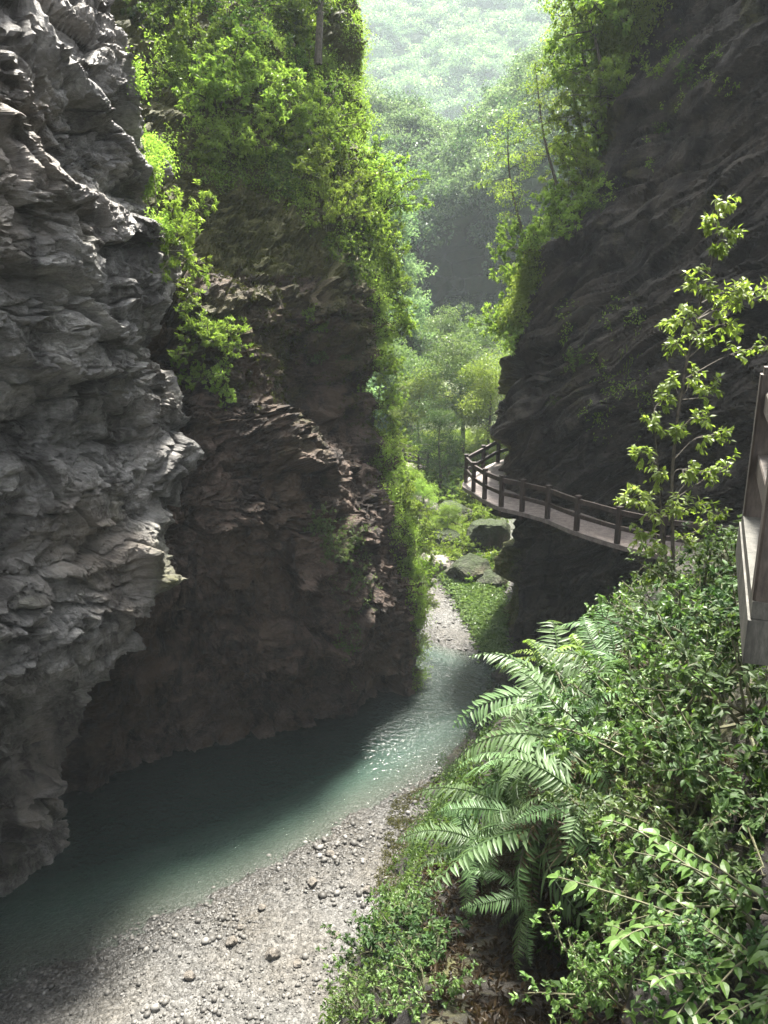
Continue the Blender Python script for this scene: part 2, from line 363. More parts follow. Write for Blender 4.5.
# --- right cliff: columns from the back of its edge round to behind the camera
rowsC = [
    [(40, 70, 42), (27, 52, 42), (18.5, 39, 42), (18, 33, 40), (19.5, 28, 37), (21, 23, 34), (23, 15, 33), (24, -8, 33)],
    [(30, 62, 34), (20, 46, 34), (13.8, 36, 34), (13.0, 31, 33), (13.6, 27, 31.5), (14.6, 23.5, 30), (16, 15, 29), (16, -8, 29)],
    [(24, 58, 26), (15, 44, 26), at(655, -25, 34), (10.6, 30.3, 25.5), (11.8, 26.8, 25.5), (13.3, 23.5, 25.5), (14.4, 16, 25.5), (14, -8, 25.5)],
    [(21, 56, 21), (12.5, 43, 21), at(607, 90, 33), (9.4, 29.6, 21), (11.0, 26.4, 21), (12.8, 23.2, 21), (14, 16, 21), (13.5, -8, 21)],
    [(18.5, 55, 17.5), (10.2, 42, 17.5), at(560, 205, 32.3), (8.2, 29.0, 17), (10.2, 26.0, 17), (12.4, 23, 17), (13.8, 16, 17), (13.4, -8, 17)],
    [(16, 54, 14.8), (8.2, 41, 14.8), at(512, 305, 31.8), (7.2, 28.6, 14.2), (9.6, 25.7, 14.2), (12, 22.8, 14.2), (13.6, 16, 14.2), (13.2, -8, 14.2)],
    [(15, 54, 12.0), (7.4, 40, 12.0), at(499, 390, 31.4), (6.8, 28.4, 11.6), (9.3, 25.5, 11.6), (11.8, 22.7, 11.6), (13.6, 16, 11.6), (13.2, -8, 11.6)],
    [(14.5, 53, 9.6), (7.2, 39, 9.6), at(499, 455, 31.4), (6.9, 28.7, 9.2), (9.4, 25.7, 9.2), (11.9, 22.8, 9.2), (13.7, 16, 9.2), (13.2, -8, 9.2)],
    [(14, 53, 7.6), (7, 38.5, 7.6), at(497, 505, 31.6), (6.6, 28.9, 7.5), (9.2, 25.8, 7.5), (11.8, 22.9, 7.5), (13.7, 16, 7.5), (13.2, -8, 7.5)],
    [(14, 53, 5.5), (7, 38, 5.5), at(505, 552, 31.1), (6.5, 29.2, 5.5), (9.3, 26.4, 5.5), (12, 23.4, 5.5), (13.7, 16, 5.5), (13.2, -8, 5.5)],
    [(13.8, 52, 3), (6.8, 37.5, 3), at(503, 612, 31.0), (6.4, 29.6, 3), (9.2, 27, 3), (12, 24, 3), (13.7, 16, 3), (13.2, -8, 3)],
    [(13.6, 52, -1.5), (6.8, 37, -1.5), (5.5, 32, -1.5), (6.9, 29.8, -1.5), (9.4, 27.5, -1.5), (12, 24, -1.5), (13.7, 16, -1.5), (13.2, -8, -1.5)],
]
G = loft(rowsC, [14, 24, 46, 46, 40, 40, 40, 40, 30, 30, 30], [16, 50, 90, 90, 90, 70, 14])
Pf = G.reshape(-1, 3); shp = G.shape[:2]
w = fbm(Pf * 0.25, 3, 81)
bz = Pf[:, 2] - 0.42 * Pf[:, 0] + 0.34 * Pf[:, 1] + 1.0 * w
ss = Pf[:, 0] * 0.7 - Pf[:, 1] * 0.7 + 1.0 * fbm(Pf * 0.5, 2, 85)
qw = np.stack([ss, Pf[:, 0] * .6 + Pf[:, 1] * .6, bz], 1) + .3 * np.stack([noise3(Pf * .9, 161), noise3(Pf * .9, 162), noise3(Pf * .9, 163)], 1)
d = .5 * facets(qw, (5, 5, .9), 164, .5, .05) + .2 * facets(qw, (1.6, 1.6, .4), 165, .7, .08) + 1.5 * beds(bz, ss, 1.7, 11.0, 83, .2) + 0.6 * beds(bz + .1 * fbm(Pf * 1.5, 2, 88), ss, 0.8, 4.0, 84, .25) + 0.12 * beds(bz + .05 * fbm(Pf * 4, 2, 89), ss, 0.24, 1.6, 86, .4)
d += 0.6 * fbm(Pf * 0.22, 3, 91) + 0.12 * fbm(Pf * np.array([.9, .9, 1.6]), 5, 92, .55, True) + 0.07 * fbm(Pf * 5.0, 3, 93, .6)
d = d.reshape(shp)
# keep the rock clear of the walkway ledge and the silhouette where the photo has it
d -= 0.3
def mossC(V, n):
    p = V.reshape(-1, 3); nz = fbm(p * 0.7, 4, 95).reshape(V.shape[:2])
    back = sstep(31.5, 34, V[..., 1]) * 0.8
    top = sstep(24, 30, V[..., 2]) * 0.0
    return np.clip(back + top + np.clip(nz * 1.2 - 0.2, 0, .35), 0, 1)
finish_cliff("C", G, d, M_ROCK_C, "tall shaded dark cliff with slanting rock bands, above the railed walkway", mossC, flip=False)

# ------------------------------------------------------------------ ground and water
shoreP = np.array([atz(px, py, 0)[:2] for px, py in [(60, 962), (110, 936), (200, 902), (280, 862), (350, 817), (400, 792), (440, 770), (480, 748)]])
def ground_h(x, y):
    ys = np.interp(x, np.concatenate([[-40, -14], shoreP[:, 0], [8, 40]]), np.concatenate([[9, 12.6], shoreP[:, 1], [27.5, 30]]))
    dn = (ys - y) * 0.85
    g1 = np.where(dn > 0, 0.42 * (1 - np.exp(-dn * 0.16)), -1.3 * (1 - np.exp(dn * 0.16)))
    df = y - (33.2 - (x - 1.6) * 0.75)
    df = np.where(df > 0, df, df)
    g2 = np.where(df > 0, 0.05 * df, -1.3 * (1 - np.exp(df * 0.22)))
    g = np.maximum(g1, g2)
    g = g + 0.06 * np.maximum(y - 42, 0) * sstep(42, 60, y)
    return g
def axis_pts(segs):
    out = []
    for a, b, st in segs: out.append(np.arange(a, b, st))
    return np.concatenate(out)
gx = axis_pts([(-400, -40, 8), (-40, -14, 1.5), (-14, 9, 0.065), (9, 40, 1.5), (40, 400, 8)])
gy = axis_pts([(-40, 6, 2), (6, 12, .2), (12, 34, .065), (34, 62, .16), (62, 130, 1.5), (130, 720, 8)])
X, Y = np.meshgrid(gx, gy)
Z = ground_h(X, Y)
PF = np.stack([X.ravel(), Y.ravel(), np.zeros(X.size)], 1)
Z += (0.10 * fbm(PF * 0.5, 3, 101) + 0.045 * fbm(PF * 3.5, 2, 102) + 0.05 * fbm(PF * 7.0, 2, 104)).reshape(X.shape)
GH = (gx, gy, Z)
def ground_z(x, y):
    i = np.clip(np.searchsorted(gx, x) - 1, 0, len(gx) - 2); j = np.clip(np.searchsorted(gy, y) - 1, 0, len(gy) - 2)
    return Z[j, i]
def ground_hit(px, py):
    d = ray(px, py); t = 8.0
    while t < 400:
        q = CAM + d * t
        if q[2] < ground_z(q[0], q[1]): return q
        t += .1
    return q
m, nt, out = new_mat("gravel_bed"); L = nt.links.new
tc = N(nt, 'ShaderNodeTexCoord')
v1 = N(nt, 'ShaderNodeTexVoronoi', in_Scale=9.0); L(tc.outputs['Object'], v1.inputs[0])
v2 = N(nt, 'ShaderNodeTexVoronoi', in_Scale=21.0); L(tc.outputs['Object'], v2.inputs[0])
nz = N(nt, 'ShaderNodeTexNoise', in_Scale=0.35, in_Detail=6.0); L(tc.outputs['Object'], nz.inputs[0])
sep = N(nt, 'ShaderNodeSeparateColor'); L(v1.outputs['Color'], sep.inputs[0])
sep2 = N(nt, 'ShaderNodeSeparateColor'); L(v2.outputs['Color'], sep2.inputs[0])
mx = N(nt, 'ShaderNodeMath', operation='MULTIPLY_ADD', in_1=0.5); L(sep.outputs[0], mx.inputs[0])
mx2 = N(nt, 'ShaderNodeMath', operation='MULTIPLY', in_1=0.5); L(sep2.outputs[1], mx2.inputs[0]); L(mx2.outputs[0], mx.inputs[2])
rp = ramp(nt, [(0.1, (0.032, 0.031, 0.028)), (0.5, (0.064, 0.062, 0.057)), (0.9, (0.13, 0.127, 0.12))], mx.outputs[0])
br = ramp(nt, [(0.42, (1, 1, 1)), (0.62, (0.84, 0.79, 0.71))], nz.outputs[0])
col = mixc(nt, 1.0, rp.outputs[0], br.outputs[0], 'MULTIPLY')
# wet below and just above the waterline
geo = N(nt, 'ShaderNodeNewGeometry'); sx = N(nt, 'ShaderNodeSeparateXYZ'); L(geo.outputs['Position'], sx.inputs[0])
wet = N(nt, 'ShaderNodeMapRange', in_1=0.02, in_2=0.16, in_3=0.45, in_4=1.0); L(sx.outputs[2], wet.inputs[0])
wc = N(nt, 'ShaderNodeCombineColor'); [L(wet.outputs[0], wc.inputs[i]) for i in range(3)]
col = mixc(nt, 1.0, col, wc.outputs[0], 'MULTIPLY')
far = N(nt, 'ShaderNodeMapRange', in_1=44.0, in_2=58.0, in_3=0.0, in_4=1.0); L(sx.outputs[1], far.inputs[0])
soil = ramp(nt, [(0.35, (0.03, 0.045, 0.015)), (0.65, (0.07, 0.085, 0.03))], nz.outputs[0])
col = mixc(nt, far.outputs[0], col, soil.outputs[0])
bs = N(nt, 'ShaderNodeBsdfPrincipled', in_Roughness=0.75); L(col, bs.inputs['Base Color'])
wr = N(nt, 'ShaderNodeMapRange', in_1=0.02, in_2=0.3, in_3=0.4, in_4=0.8); bs.inputs['Specular IOR Level'].default_value = 0.3; L(sx.outputs[2], wr.inputs[0]); L(wr.outputs[0], bs.inputs['Roughness'])
bm = N(nt, 'ShaderNodeBump', in_Strength=0.9, in_Distance=0.05, invert=True); L(v1.outputs['Distance'], bm.inputs['Height'])
bm2 = N(nt, 'ShaderNodeBump', in_Strength=0.8, in_Distance=0.025, invert=True); L(v2.outputs['Distance'], bm2.inputs['Height']); L(bm.outputs[0], bm2.inputs['Normal'])
L(bm2.outputs[0], bs.inputs['Normal']); L(bs.outputs[0], out.inputs[0])
M_GRAVEL = m
me = make_mesh("ground", np.stack([X, Y, Z], -1).reshape(-1, 3), quads=grid_quads(len(gy), len(gx)), mats=[M_GRAVEL])
link("ground", me, kind='structure', label="gravel river bed of grey and tan pebbles")

m, nt, out = new_mat("milky_river_water"); L = nt.links.new
tc = N(nt, 'ShaderNodeTexCoord')
bs = N(nt, 'ShaderNodeBsdfPrincipled', in_Roughness=0.06, in_IOR=1.33); bs.inputs['Base Color'].default_value = (0.018, 0.036, 0.028, 1)
w1 = N(nt, 'ShaderNodeTexNoise', in_Scale=5.0, in_Detail=3.0, in_Distortion=0.4); L(tc.outputs['Object'], w1.inputs[0])
w2 = N(nt, 'ShaderNodeTexNoise', in_Scale=16.0, in_Detail=2.0); L(tc.outputs['Object'], w2.inputs[0])
rf = N(nt, 'ShaderNodeAttribute', attribute_name='riffle')
rs = N(nt, 'ShaderNodeMapRange', in_1=0.0, in_2=1.0, in_3=0.25, in_4=1.0); L(rf.outputs['Fac'], rs.inputs[0])
bm = N(nt, 'ShaderNodeBump', in_Strength=0.5, in_Distance=0.2); L(w1.outputs[0], bm.inputs['Height']); L(rs.outputs[0], bm.inputs['Strength'])
rr = N(nt, 'ShaderNodeMapRange', in_1=0.0, in_2=1.0, in_3=0.06, in_4=0.22); L(rf.outputs['Fac'], rr.inputs[0]); L(rr.outputs[0], bs.inputs['Roughness'])
bm2 = N(nt, 'ShaderNodeBump', in_Strength=0.5, in_Distance=0.05); L(rs.outputs[0], bm2.inputs['Strength']); L(w2.outputs[0], bm2.inputs['Height']); L(bm.outputs[0], bm2.inputs['Normal'])
L(bm2.outputs[0], bs.inputs['Normal'])
tr = N(nt, 'ShaderNodeBsdfTransparent'); mxs = N(nt, 'ShaderNodeMixShader')
ad = N(nt, 'ShaderNodeAttribute', attribute_name='depth')
cl = N(nt, 'ShaderNodeMapRange', in_1=0.0, in_2=0.45, in_3=0.25, in_4=1.0); L(ad.outputs['Fac'], cl.inputs[0])
dr = N(nt, 'ShaderNodeMapRange', in_1=0.05, in_2=0.6, in_3=0.0, in_4=1.0); L(ad.outputs['Fac'], dr.inputs[0])   # pale silty shallows, dark deeps; the ramp also paints in sunlit and shaded water
wcr = ramp(nt, [(0.0, (0.075, 0.095, 0.075)), (0.45, (0.035, 0.06, 0.047)), (0.8, (0.009, 0.018, 0.0145))], dr.outputs[0]); L(wcr.outputs[0], bs.inputs['Base Color'])
L(cl.outputs[0], mxs.inputs[0]); L(tr.outputs[0], mxs.inputs[1]); L(bs.outputs[0], mxs.inputs[2]); L(mxs.outputs[0], out.inputs[0])
M_WATER = m
wx = np.arange(-16, 9, .25); wy = np.arange(9, 40, .25); WX, WY = np.meshgrid(wx, wy)
dep = -ground_h(WX, WY)
rif = sstep(21.5, 26.5, WY) * sstep(-2.5, 1.5, WX - (WY - 26) * -.25)
me = make_mesh("river_water", np.stack([WX, WY, np.zeros_like(WX)], -1).reshape(-1, 3), quads=grid_quads(len(wy), len(wx)), mats=[M_WATER], smooth=True, attrs={'depth': dep.ravel(), 'riffle': rif.ravel()})
link("river_water", me, kind='structure', label="milky teal river pool between the cliffs")
#STAGE2
# ------------------------------------------------------------------ steep planted bank in front of the right cliff
footB = [(-8.6, -9), (-7.2, -5), (-5.3, 0), (-3.0, 7), (-0.95, 13.2), (1.4, 20.4), (3.6, 26), (5.2, 30.5)]
foot = catmull(np.array(footB), [12, 16, 60, 100, 110, 60, 20])
tan = np.gradient(foot, axis=0); tan /= np.linalg.norm(tan, axis=1, keepdims=True)
nrmR = np.stack([tan[:, 1], -tan[:, 0]], 1)
dd = np.array([-0.9, 0, 0.45, 0.9, 1.6, 2.6, 3.7, 4.8, 6.2, 8.5, 13.0, 19.0])
dz = np.array([-0.9, 0.15, 0.9, 2.4, 4.6, 6.6, 8.5, 10.2, 11.7, 12.7, 13.4, 14.0])
dfine = np.concatenate([np.linspace(-.9, 0, 10, False), np.linspace(0, 6.2, 150, False), np.linspace(6.2, 13, 60, False), np.linspace(13, 19, 12)])
zfine = np.interp(dfine, dd, dz)
hf = np.interp(foot[:, 1], [-8, 9, 12, 16, 18.5, 21, 26, 31], [1, 1, .97, .88, .66, .42, .12, .0])
D_, S_ = np.meshgrid(dfine, np.arange(len(foot)), indexing='ij')
BX = foot[S_, 0] + nrmR[S_, 0] * D_; BY = foot[S_, 1] + nrmR[S_, 1] * D_
BZ = zfine[:, None] * np.where(zfine[:, None] > 0, hf[None, :], 1)
G = np.stack([BX, BY, BZ], -1)
pp, _ = proj(G)
Pf = G.reshape(-1, 3); shp = G.shape[:2]
d = (0.45 * fbm(Pf * 0.55, 4, 201) + 0.22 * fbm(Pf * 1.6, 4, 202, .55, True) + 0.05 * fbm(Pf * 6, 3, 203)).reshape(shp)
hollow = np.exp(-(((pp[..., 0] - 505) / 62) ** 2 + ((pp[..., 1] - 930) / 80) ** 2)) * (G[..., 1] < 16)
d -= 1.6 * hollow
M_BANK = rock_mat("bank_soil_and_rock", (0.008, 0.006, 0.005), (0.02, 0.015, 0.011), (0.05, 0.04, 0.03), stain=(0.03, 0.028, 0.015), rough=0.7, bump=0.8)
def mossK(V, n):
    p = V.reshape(-1, 3); nz = fbm(p * 0.9, 3, 205).reshape(V.shape[:2])
    return np.clip(nz * 1.6, 0, .7)
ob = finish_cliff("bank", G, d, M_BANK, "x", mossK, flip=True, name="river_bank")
del ob['label'], ob['category']; ob['kind'] = 'structure'; ob['label'] = "steep dark earth bank falling to the gravel"

# ------------------------------------------------------------------ leaf and stem geometry
class Geo:
    def __init__(s): s.V = []; s.T = []; s.Q = []; s.a = []; s.n = 0
    def add(s, V, T=None, Q=None, tint=0.5):
        V = np.asarray(V, float)
        if T is not None and len(T): s.T.append(np.asarray(T) + s.n)
        if Q is not None and len(Q): s.Q.append(np.asarray(Q) + s.n)
        s.V.append(V); s.a.append(np.broadcast_to(tint, (len(V),)).astype(float)); s.n += len(V)
    def mesh(s, name, mat, smooth=False):
        arrs = []
        if s.T: arrs.append(np.concatenate(s.T))
        if s.Q: arrs.append(np.concatenate(s.Q))
        return make_mesh(name, np.concatenate(s.V), quads=tuple(arrs), mats=[mat], smooth=smooth, attrs={'tint': np.concatenate(s.a)})
def unit(a): return a / (np.linalg.norm(a, axis=-1, keepdims=True) + 1e-9)
def add_leaves(g, P, D, Nn, L, W, tint, fine=False, droop=0.25):
    """many leaves at once; P bases, D along-leaf, Nn leaf normal"""
    P = np.asarray(P); n = len(P); D = unit(np.asarray(D)); S = unit(np.cross(D, Nn)); Nn = np.cross(S, D)
    L = np.broadcast_to(L, (n,))[:, None]; W = np.broadcast_to(W, (n,))[:, None]; tint = np.broadcast_to(tint, (n,))
    if not fine:
        mid = P + D * L * .45 + Nn * L * .02
        tip = P + D * L * (1 - .1 * droop) - Nn * L * droop
        V = np.stack([P, mid + S * W * .5 + Nn * W * .15, tip, mid - S * W * .5 + Nn * W * .15], 1).reshape(-1, 3)
        b = np.arange(n)[:, None] * 4
        T = np.concatenate([b + np.array([[0, 1, 2]]), b + np.array([[0, 2, 3]])])
        g.add(V, T, None, np.repeat(tint, 4))
    else:
        ts = (.14, .34, .58, .8); ws = (.3, .5, .43, .22); rows = []
        for t_, w_ in zip(ts, ws):
            c = P + D * L * t_ - Nn * L * droop * t_ ** 2; up = Nn * W * .16 * (w_ / .5)
            rows += [c + S * W * w_ + up, c, c - S * W * w_ + up]
        tip = P + D * L - Nn * L * droop
        V = np.stack([P] + rows + [tip], 1).reshape(-1, 3); b = np.arange(n)[:, None] * 14
        T = np.concatenate([b + np.array([t]) for t in ([0, 1, 2], [0, 2, 3], [10, 13, 11], [11, 13, 12])])
        Q = np.concatenate([b + np.array([q]) for k in (1, 4, 7) for q in ([k, k + 3, k + 4, k + 1], [k + 1, k + 4, k + 5, k + 2])])
        g.add(V, T, Q, np.repeat(tint, 14))
def tube(g, pts, rad, sides=5, tint=.5):
    pts = np.asarray(pts, float); n = len(pts); rad = np.broadcast_to(rad, (n,))
    t = unit(np.gradient(pts, axis=0)); ref = np.array([.31, .17, .93])
    u = unit(np.cross(t, ref)); v = np.cross(t, u)
    a = np.arange(sides) / sides * 2 * math.pi
    V = pts[:, None] + (u[:, None] * np.cos(a)[None, :, None] + v[:, None] * np.sin(a)[None, :, None]) * rad[:, None, None]
    i = np.arange(n - 1)[:, None] * sides; j = np.arange(sides)[None]; j2 = (j + 1) % sides
    Q = np.stack([i + j, i + j2, i + sides + j2, i + sides + j], -1).reshape(-1, 4)
    g.add(V.reshape(-1, 3), None, Q, tint)
def rvec(n, s=1.0): return RNG.normal(size=(n, 3)) * s
def curve(p0, dir0, length, n=8, droop=0.0, wob=0.1):
    """a growing stem: starts along dir0, bends down by droop, wanders by wob"""
    p = np.array(p0, float); d = np.array(dir0, float); d /= np.linalg.norm(d); out = [p.copy()]
    for i in range(n - 1):
        d = d + np.array([0, 0, -droop / n]) + RNG.normal(size=3) * wob / math.sqrt(n); d /= np.linalg.norm(d)
        p = p + d * length / (n - 1); out.append(p.copy())
    return np.array(out)

def leaf_mat(name, dark, mid, light, trans=0.4, rough=0.42, spec=0.35, vary=0.25):
    m, nt, out = new_mat(name); L = nt.links.new
    a = N(nt, 'ShaderNodeAttribute', attribute_name='tint')
    oi = N(nt, 'ShaderNodeObjectInfo')
    r = ramp(nt, [(0.0, dark), (0.5, mid), (1.0, light)], a.outputs['Fac'])
    hs = N(nt, 'ShaderNodeHueSaturation')
    mh = N(nt, 'ShaderNodeMapRange', in_1=0, in_2=1, in_3=0.5 - 0.018, in_4=0.5 + 0.008); L(oi.outputs['Random'], mh.inputs[0]); L(mh.outputs[0], hs.inputs['Hue'])
    mv = N(nt, 'ShaderNodeMapRange', in_1=0, in_2=1, in_3=1 - vary, in_4=1 + vary); L(oi.outputs['Random'], mv.inputs[0]); L(mv.outputs[0], hs.inputs['Value'])
    L(r.outputs[0], hs.inputs['Color'])
    b = N(nt, 'ShaderNodeBsdfPrincipled', in_Roughness=rough); b.inputs['Specular IOR Level'].default_value = spec; L(hs.outputs[0], b.inputs['Base Color'])
    t = N(nt, 'ShaderNodeBsdfTranslucent')
    tcol = mixc(nt, 1.0, hs.outputs[0], (1.3, 1.38, 0.75), 'MULTIPLY'); L(tcol, t.inputs[0])
    x = N(nt, 'ShaderNodeMixShader', in_0=trans); L(b.outputs[0], x.inputs[1]); L(t.outputs[0], x.inputs[2]); L(x.outputs[0], out.inputs[0])
    return m
def bark_mat(name, c1, c2, scale=14):
    m, nt, out = new_mat(name); L = nt.links.new
    tc = N(nt, 'ShaderNodeTexCoord'); n = N(nt, 'ShaderNodeTexNoise', in_Scale=scale, in_Detail=6.0); L(tc.outputs['Object'], n.inputs[0])
    r = ramp(nt, [(0.35, c1), (0.65, c2)], n.outputs[0])
    b = N(nt, 'ShaderNodeBsdfPrincipled', in_Roughness=0.8); L(r.outputs[0], b.inputs['Base Color'])
    bp = N(nt, 'ShaderNodeBump', in_Strength=.5, in_Distance=.01); L(n.outputs[0], bp.inputs['Height']); L(bp.outputs[0], b.inputs['Normal']); L(b.outputs[0], out.inputs[0])
    return m
LM = {
    'bright': leaf_mat("bright_leaf", (0.08, 0.135, 0.025), (0.16, 0.24, 0.05), (0.26, 0.34, 0.095), .5),
    'mid': leaf_mat("mid_leaf", (0.03, 0.062, 0.014), (0.066, 0.118, 0.027), (0.125, 0.19, 0.05), .45),
    'dark': leaf_mat("dark_leaf", (0.013, 0.032, 0.009), (0.032, 0.066, 0.018), (0.07, 0.115, 0.034), .38, spec=.22, rough=.55),
    'fern': leaf_mat("fern_leaf", (0.034, 0.072, 0.024), (0.08, 0.14, 0.055), (0.145, 0.215, 0.105), .4, spec=.3),
    'pale': leaf_mat("pale_leaf", (0.06, 0.10, 0.04), (0.10, 0.15, 0.06), (0.16, 0.21, 0.09), .4),
    'forest': leaf_mat("forest_leaf", (0.045, 0.09, 0.05), (0.09, 0.15, 0.085), (0.155, 0.225, 0.13), .45, spec=.1),
    'dry': leaf_mat("dry_leaf", (0.025, 0.017, 0.009), (0.055, 0.04, 0.02), (0.11, 0.085, 0.045), .3),
    'moss': leaf_mat("moss_leaf", (0.025, 0.03, 0.008), (0.05, 0.055, 0.014), (0.085, 0.09, 0.025), .2, rough=.8, spec=.1),
}
BARK = bark_mat("bark", (0.03, 0.025, 0.018), (0.09, 0.075, 0.055))
TWIG = bark_mat("green_brown_twig", (0.035, 0.04, 0.015), (0.08, 0.075, 0.035), 30)

def tpl_shrub(name, rad=1.0, height=1.0, nstem=9, ntwig=7, nleaf=9, L=.12, W=.05, mat='bright', droop=.5, fine=False, leafdroop=.3, spread=1.0, rosette=True):
    st, fo = Geo(), Geo()
    P, D, NN, T = [], [], [], []
    for s in range(nstem):
        a = s / nstem * 6.283 + RNG.uniform(-.4, .4); el = RNG.uniform(.25, 1.35)
        d0 = np.array([math.cos(a) * math.cos(el) * spread, math.sin(a) * math.cos(el) * spread, math.sin(el)])
        ln = RNG.uniform(.65, 1.05) * (rad * math.cos(el) + height * math.sin(el))
        c = curve(np.append(RNG.normal(size=2) * .08 * rad, -.06 * height), d0, ln, 7, droop * RNG.uniform(.5, 1.3), .25)
        tube(st, c, np.linspace(.022, .007, 7) * (rad ** .7), 4)
        sb = RNG.uniform(-.22, .22)
        for k in range(ntwig):
            q = RNG.uniform(.35, 1); i = q * 6; i0 = min(int(i), 5); p = c[i0] + (c[i0 + 1] - c[i0]) * (i - i0)
            dirc = unit(c[i0 + 1] - c[i0]); td = unit(dirc * .6 + RNG.normal(size=3) * .75 + np.array([0, 0, .15]))
            tw = curve(p, td, RNG.uniform(.14, .34) * rad, 4, droop * .7, .2)
            tube(st, tw, [.007 * rad ** .6, .005 * rad ** .6, .004 * rad ** .6, .002], 3)
            tb = .5 + sb + RNG.uniform(-.2, .2)
            for j in range(nleaf):
                f = RNG.uniform(.25, 1) if not rosette else RNG.uniform(.55, 1)
                ii = f * 3; i1 = min(int(ii), 2); pp_ = tw[i1] + (tw[i1 + 1] - tw[i1]) * (ii - i1)
                tdir = unit(tw[i1 + 1] - tw[i1])
                side = unit(np.cross(tdir, RNG.normal(size=3)))
                dl = unit(side * .9 + tdir * RNG.uniform(.2, .8) + np.array([0, 0, .1 - droop * .2]))
                P.append(pp_); D.append(dl); NN.append(np.array([0, 0, 1.0]) + RNG.normal(size=3) * .35); T.append(tb + RNG.normal() * .12)
    n = len(P); sc = RNG.uniform(.65, 1.2, n)
    add_leaves(fo, P, D, NN, L * sc, W * sc, np.clip(T, 0, 1), fine, leafdroop)
    return dict(stem=st.mesh(name + "_stems", TWIG), foliage=fo.mesh(name + "_foliage", LM[mat]))
def tpl_frond(name, length=1.0, pairs=20, plen=.22, pw=.045, mat='fern', arch=.9, bip=False, el=.9):
    fo = Geo()
    n = 14; t = np.linspace(0, 1, n)
    th = el - (el + arch) * t ** 1.25                        # elevation angle along the rachis
    ds = length / (n - 1)
    x = np.concatenate([[0], np.cumsum(np.cos(th[:-1]) * ds)]); z = np.concatenate([[0], np.cumsum(np.sin(th[:-1]) * ds)])
    yb = RNG.normal() * .12 * t ** 2 * length
    c = np.stack([x, yb, z], 1)
    tube(fo, c, np.linspace(.009, .002, n) * max(length, .5), 4, .35)
    f = np.linspace(.17, .985, pairs)
    pc = np.stack([np.interp(f, t, c[:, k]) for k in range(3)], 1)
    tg = unit(np.stack([np.interp(f, t, np.gradient(c[:, k])) for k in range(3)], 1))
    prof = np.clip(np.sin(np.pi * (0.12 + .88 * f ** .9)) ** .7, .08, 1)
    tw = RNG.uniform(-.12, .12)
    for sgn in (-1, 1):
        side = np.cross(tg, np.array([0, 0, 1.0])) * sgn; side = unit(side)
        nrm = unit(np.cross(side, tg) * sgn)
        dirs = unit(side + tg * RNG.uniform(.35, .6) - nrm * RNG.uniform(.02, .3) + RNG.normal(size=(pairs, 3)) * .12)
        Lp = plen * prof * RNG.uniform(.75, 1.1, pairs) * np.where(RNG.random(pairs) < .05, .4, 1)
        tint = np.clip(.5 + tw + RNG.normal(size=pairs) * .1, 0, 1)
        if not bip:
            add_leaves(fo, pc, dirs, nrm + RNG.normal(size=(pairs, 3)) * .12, Lp, pw * (0.5 + .5 * prof), tint, True, .18)
        else:
            for k in range(pairs):
                m = max(3, int(9 * prof[k])); g_ = np.linspace(.08, .97, m)
                base = pc[k] + dirs[k] * (g_ * Lp[k])[:, None] - nrm[k] * (g_ ** 2 * Lp[k] * .18)[:, None]
                cr = unit(np.cross(dirs[k], nrm[k]))
                for s2 in (-1, 1):
                    dl = unit(cr * s2 + dirs[k] * .55 - nrm[k] * .1)
                    add_leaves(fo, base, np.repeat(dl[None], m, 0), np.repeat(nrm[k][None], m, 0), Lp[k] * .2 * (1.1 - .75 * g_) + .012, pw * .34, tint[k] + RNG.normal(size=m) * .05, False, .1)
    return fo.mesh(name, LM[mat])
def tpl_vine(name, length=2.0, nstr=5, L=.07, W=.05, mat='mid', spread=.4, every=.07):
    st, fo = Geo(), Geo(); P, D, T = [], [], []
    for s in range(nstr):
        l = length * RNG.uniform(.45, 1); n = 12
        c = curve([RNG.normal() * spread, 0.06 + RNG.uniform(0, .1), RNG.normal() * .1], [RNG.normal() * .15, .25, -1], l, n, .8, .25)
        tube(st, c, np.linspace(.008, .003, n), 3)
        for q in np.arange(.05, 1, every / l):
            i = q * (n - 1); i0 = min(int(i), n - 2); P.append(c[i0] + (c[i0 + 1] - c[i0]) * (i - i0)); a = RNG.uniform(0, 6.28)
            D.append([math.cos(a), math.sin(a) * .6 + .5, -.6]); T.append(.5 + RNG.normal() * .2)
    n = len(P); sc = RNG.uniform(.6, 1.2, n)
    add_leaves(fo, P, D, np.array([0, .8, .7]) + RNG.normal(size=(n, 3)) * .3, L * sc, W * sc, np.clip(T, 0, 1), False, .2)
    return dict(stem=st.mesh(name + "_stems", TWIG), foliage=fo.mesh(name + "_foliage", LM[mat]))
def tpl_grass(name, n=60, length=.6, mat='mid', w=.012):
    fo = Geo()
    for i in range(n):
        a = RNG.uniform(0, 6.28); el = RNG.uniform(.5, 1.4)
        c = curve(np.append(RNG.normal(size=2) * .07, 0), [math.cos(a) * math.cos(el), math.sin(a) * math.cos(el), math.sin(el)], length * RNG.uniform(.5, 1), 6, 1.3, .12)
        t = unit(np.gradient(c, axis=0)); s = unit(np.cross(t, [0, 0, 1.0])); ww = (np.array([.7, 1, .9, .7, .4, .02]) * w)[:, None]
        V = np.concatenate([c - s * ww, c + s * ww]); i6 = np.arange(5)
        fo.add(V, None, np.stack([i6, i6 + 1, i6 + 7, i6 + 6], 1), RNG.uniform(.2, .9))
    return dict(foliage=fo.mesh(name, LM[mat]))
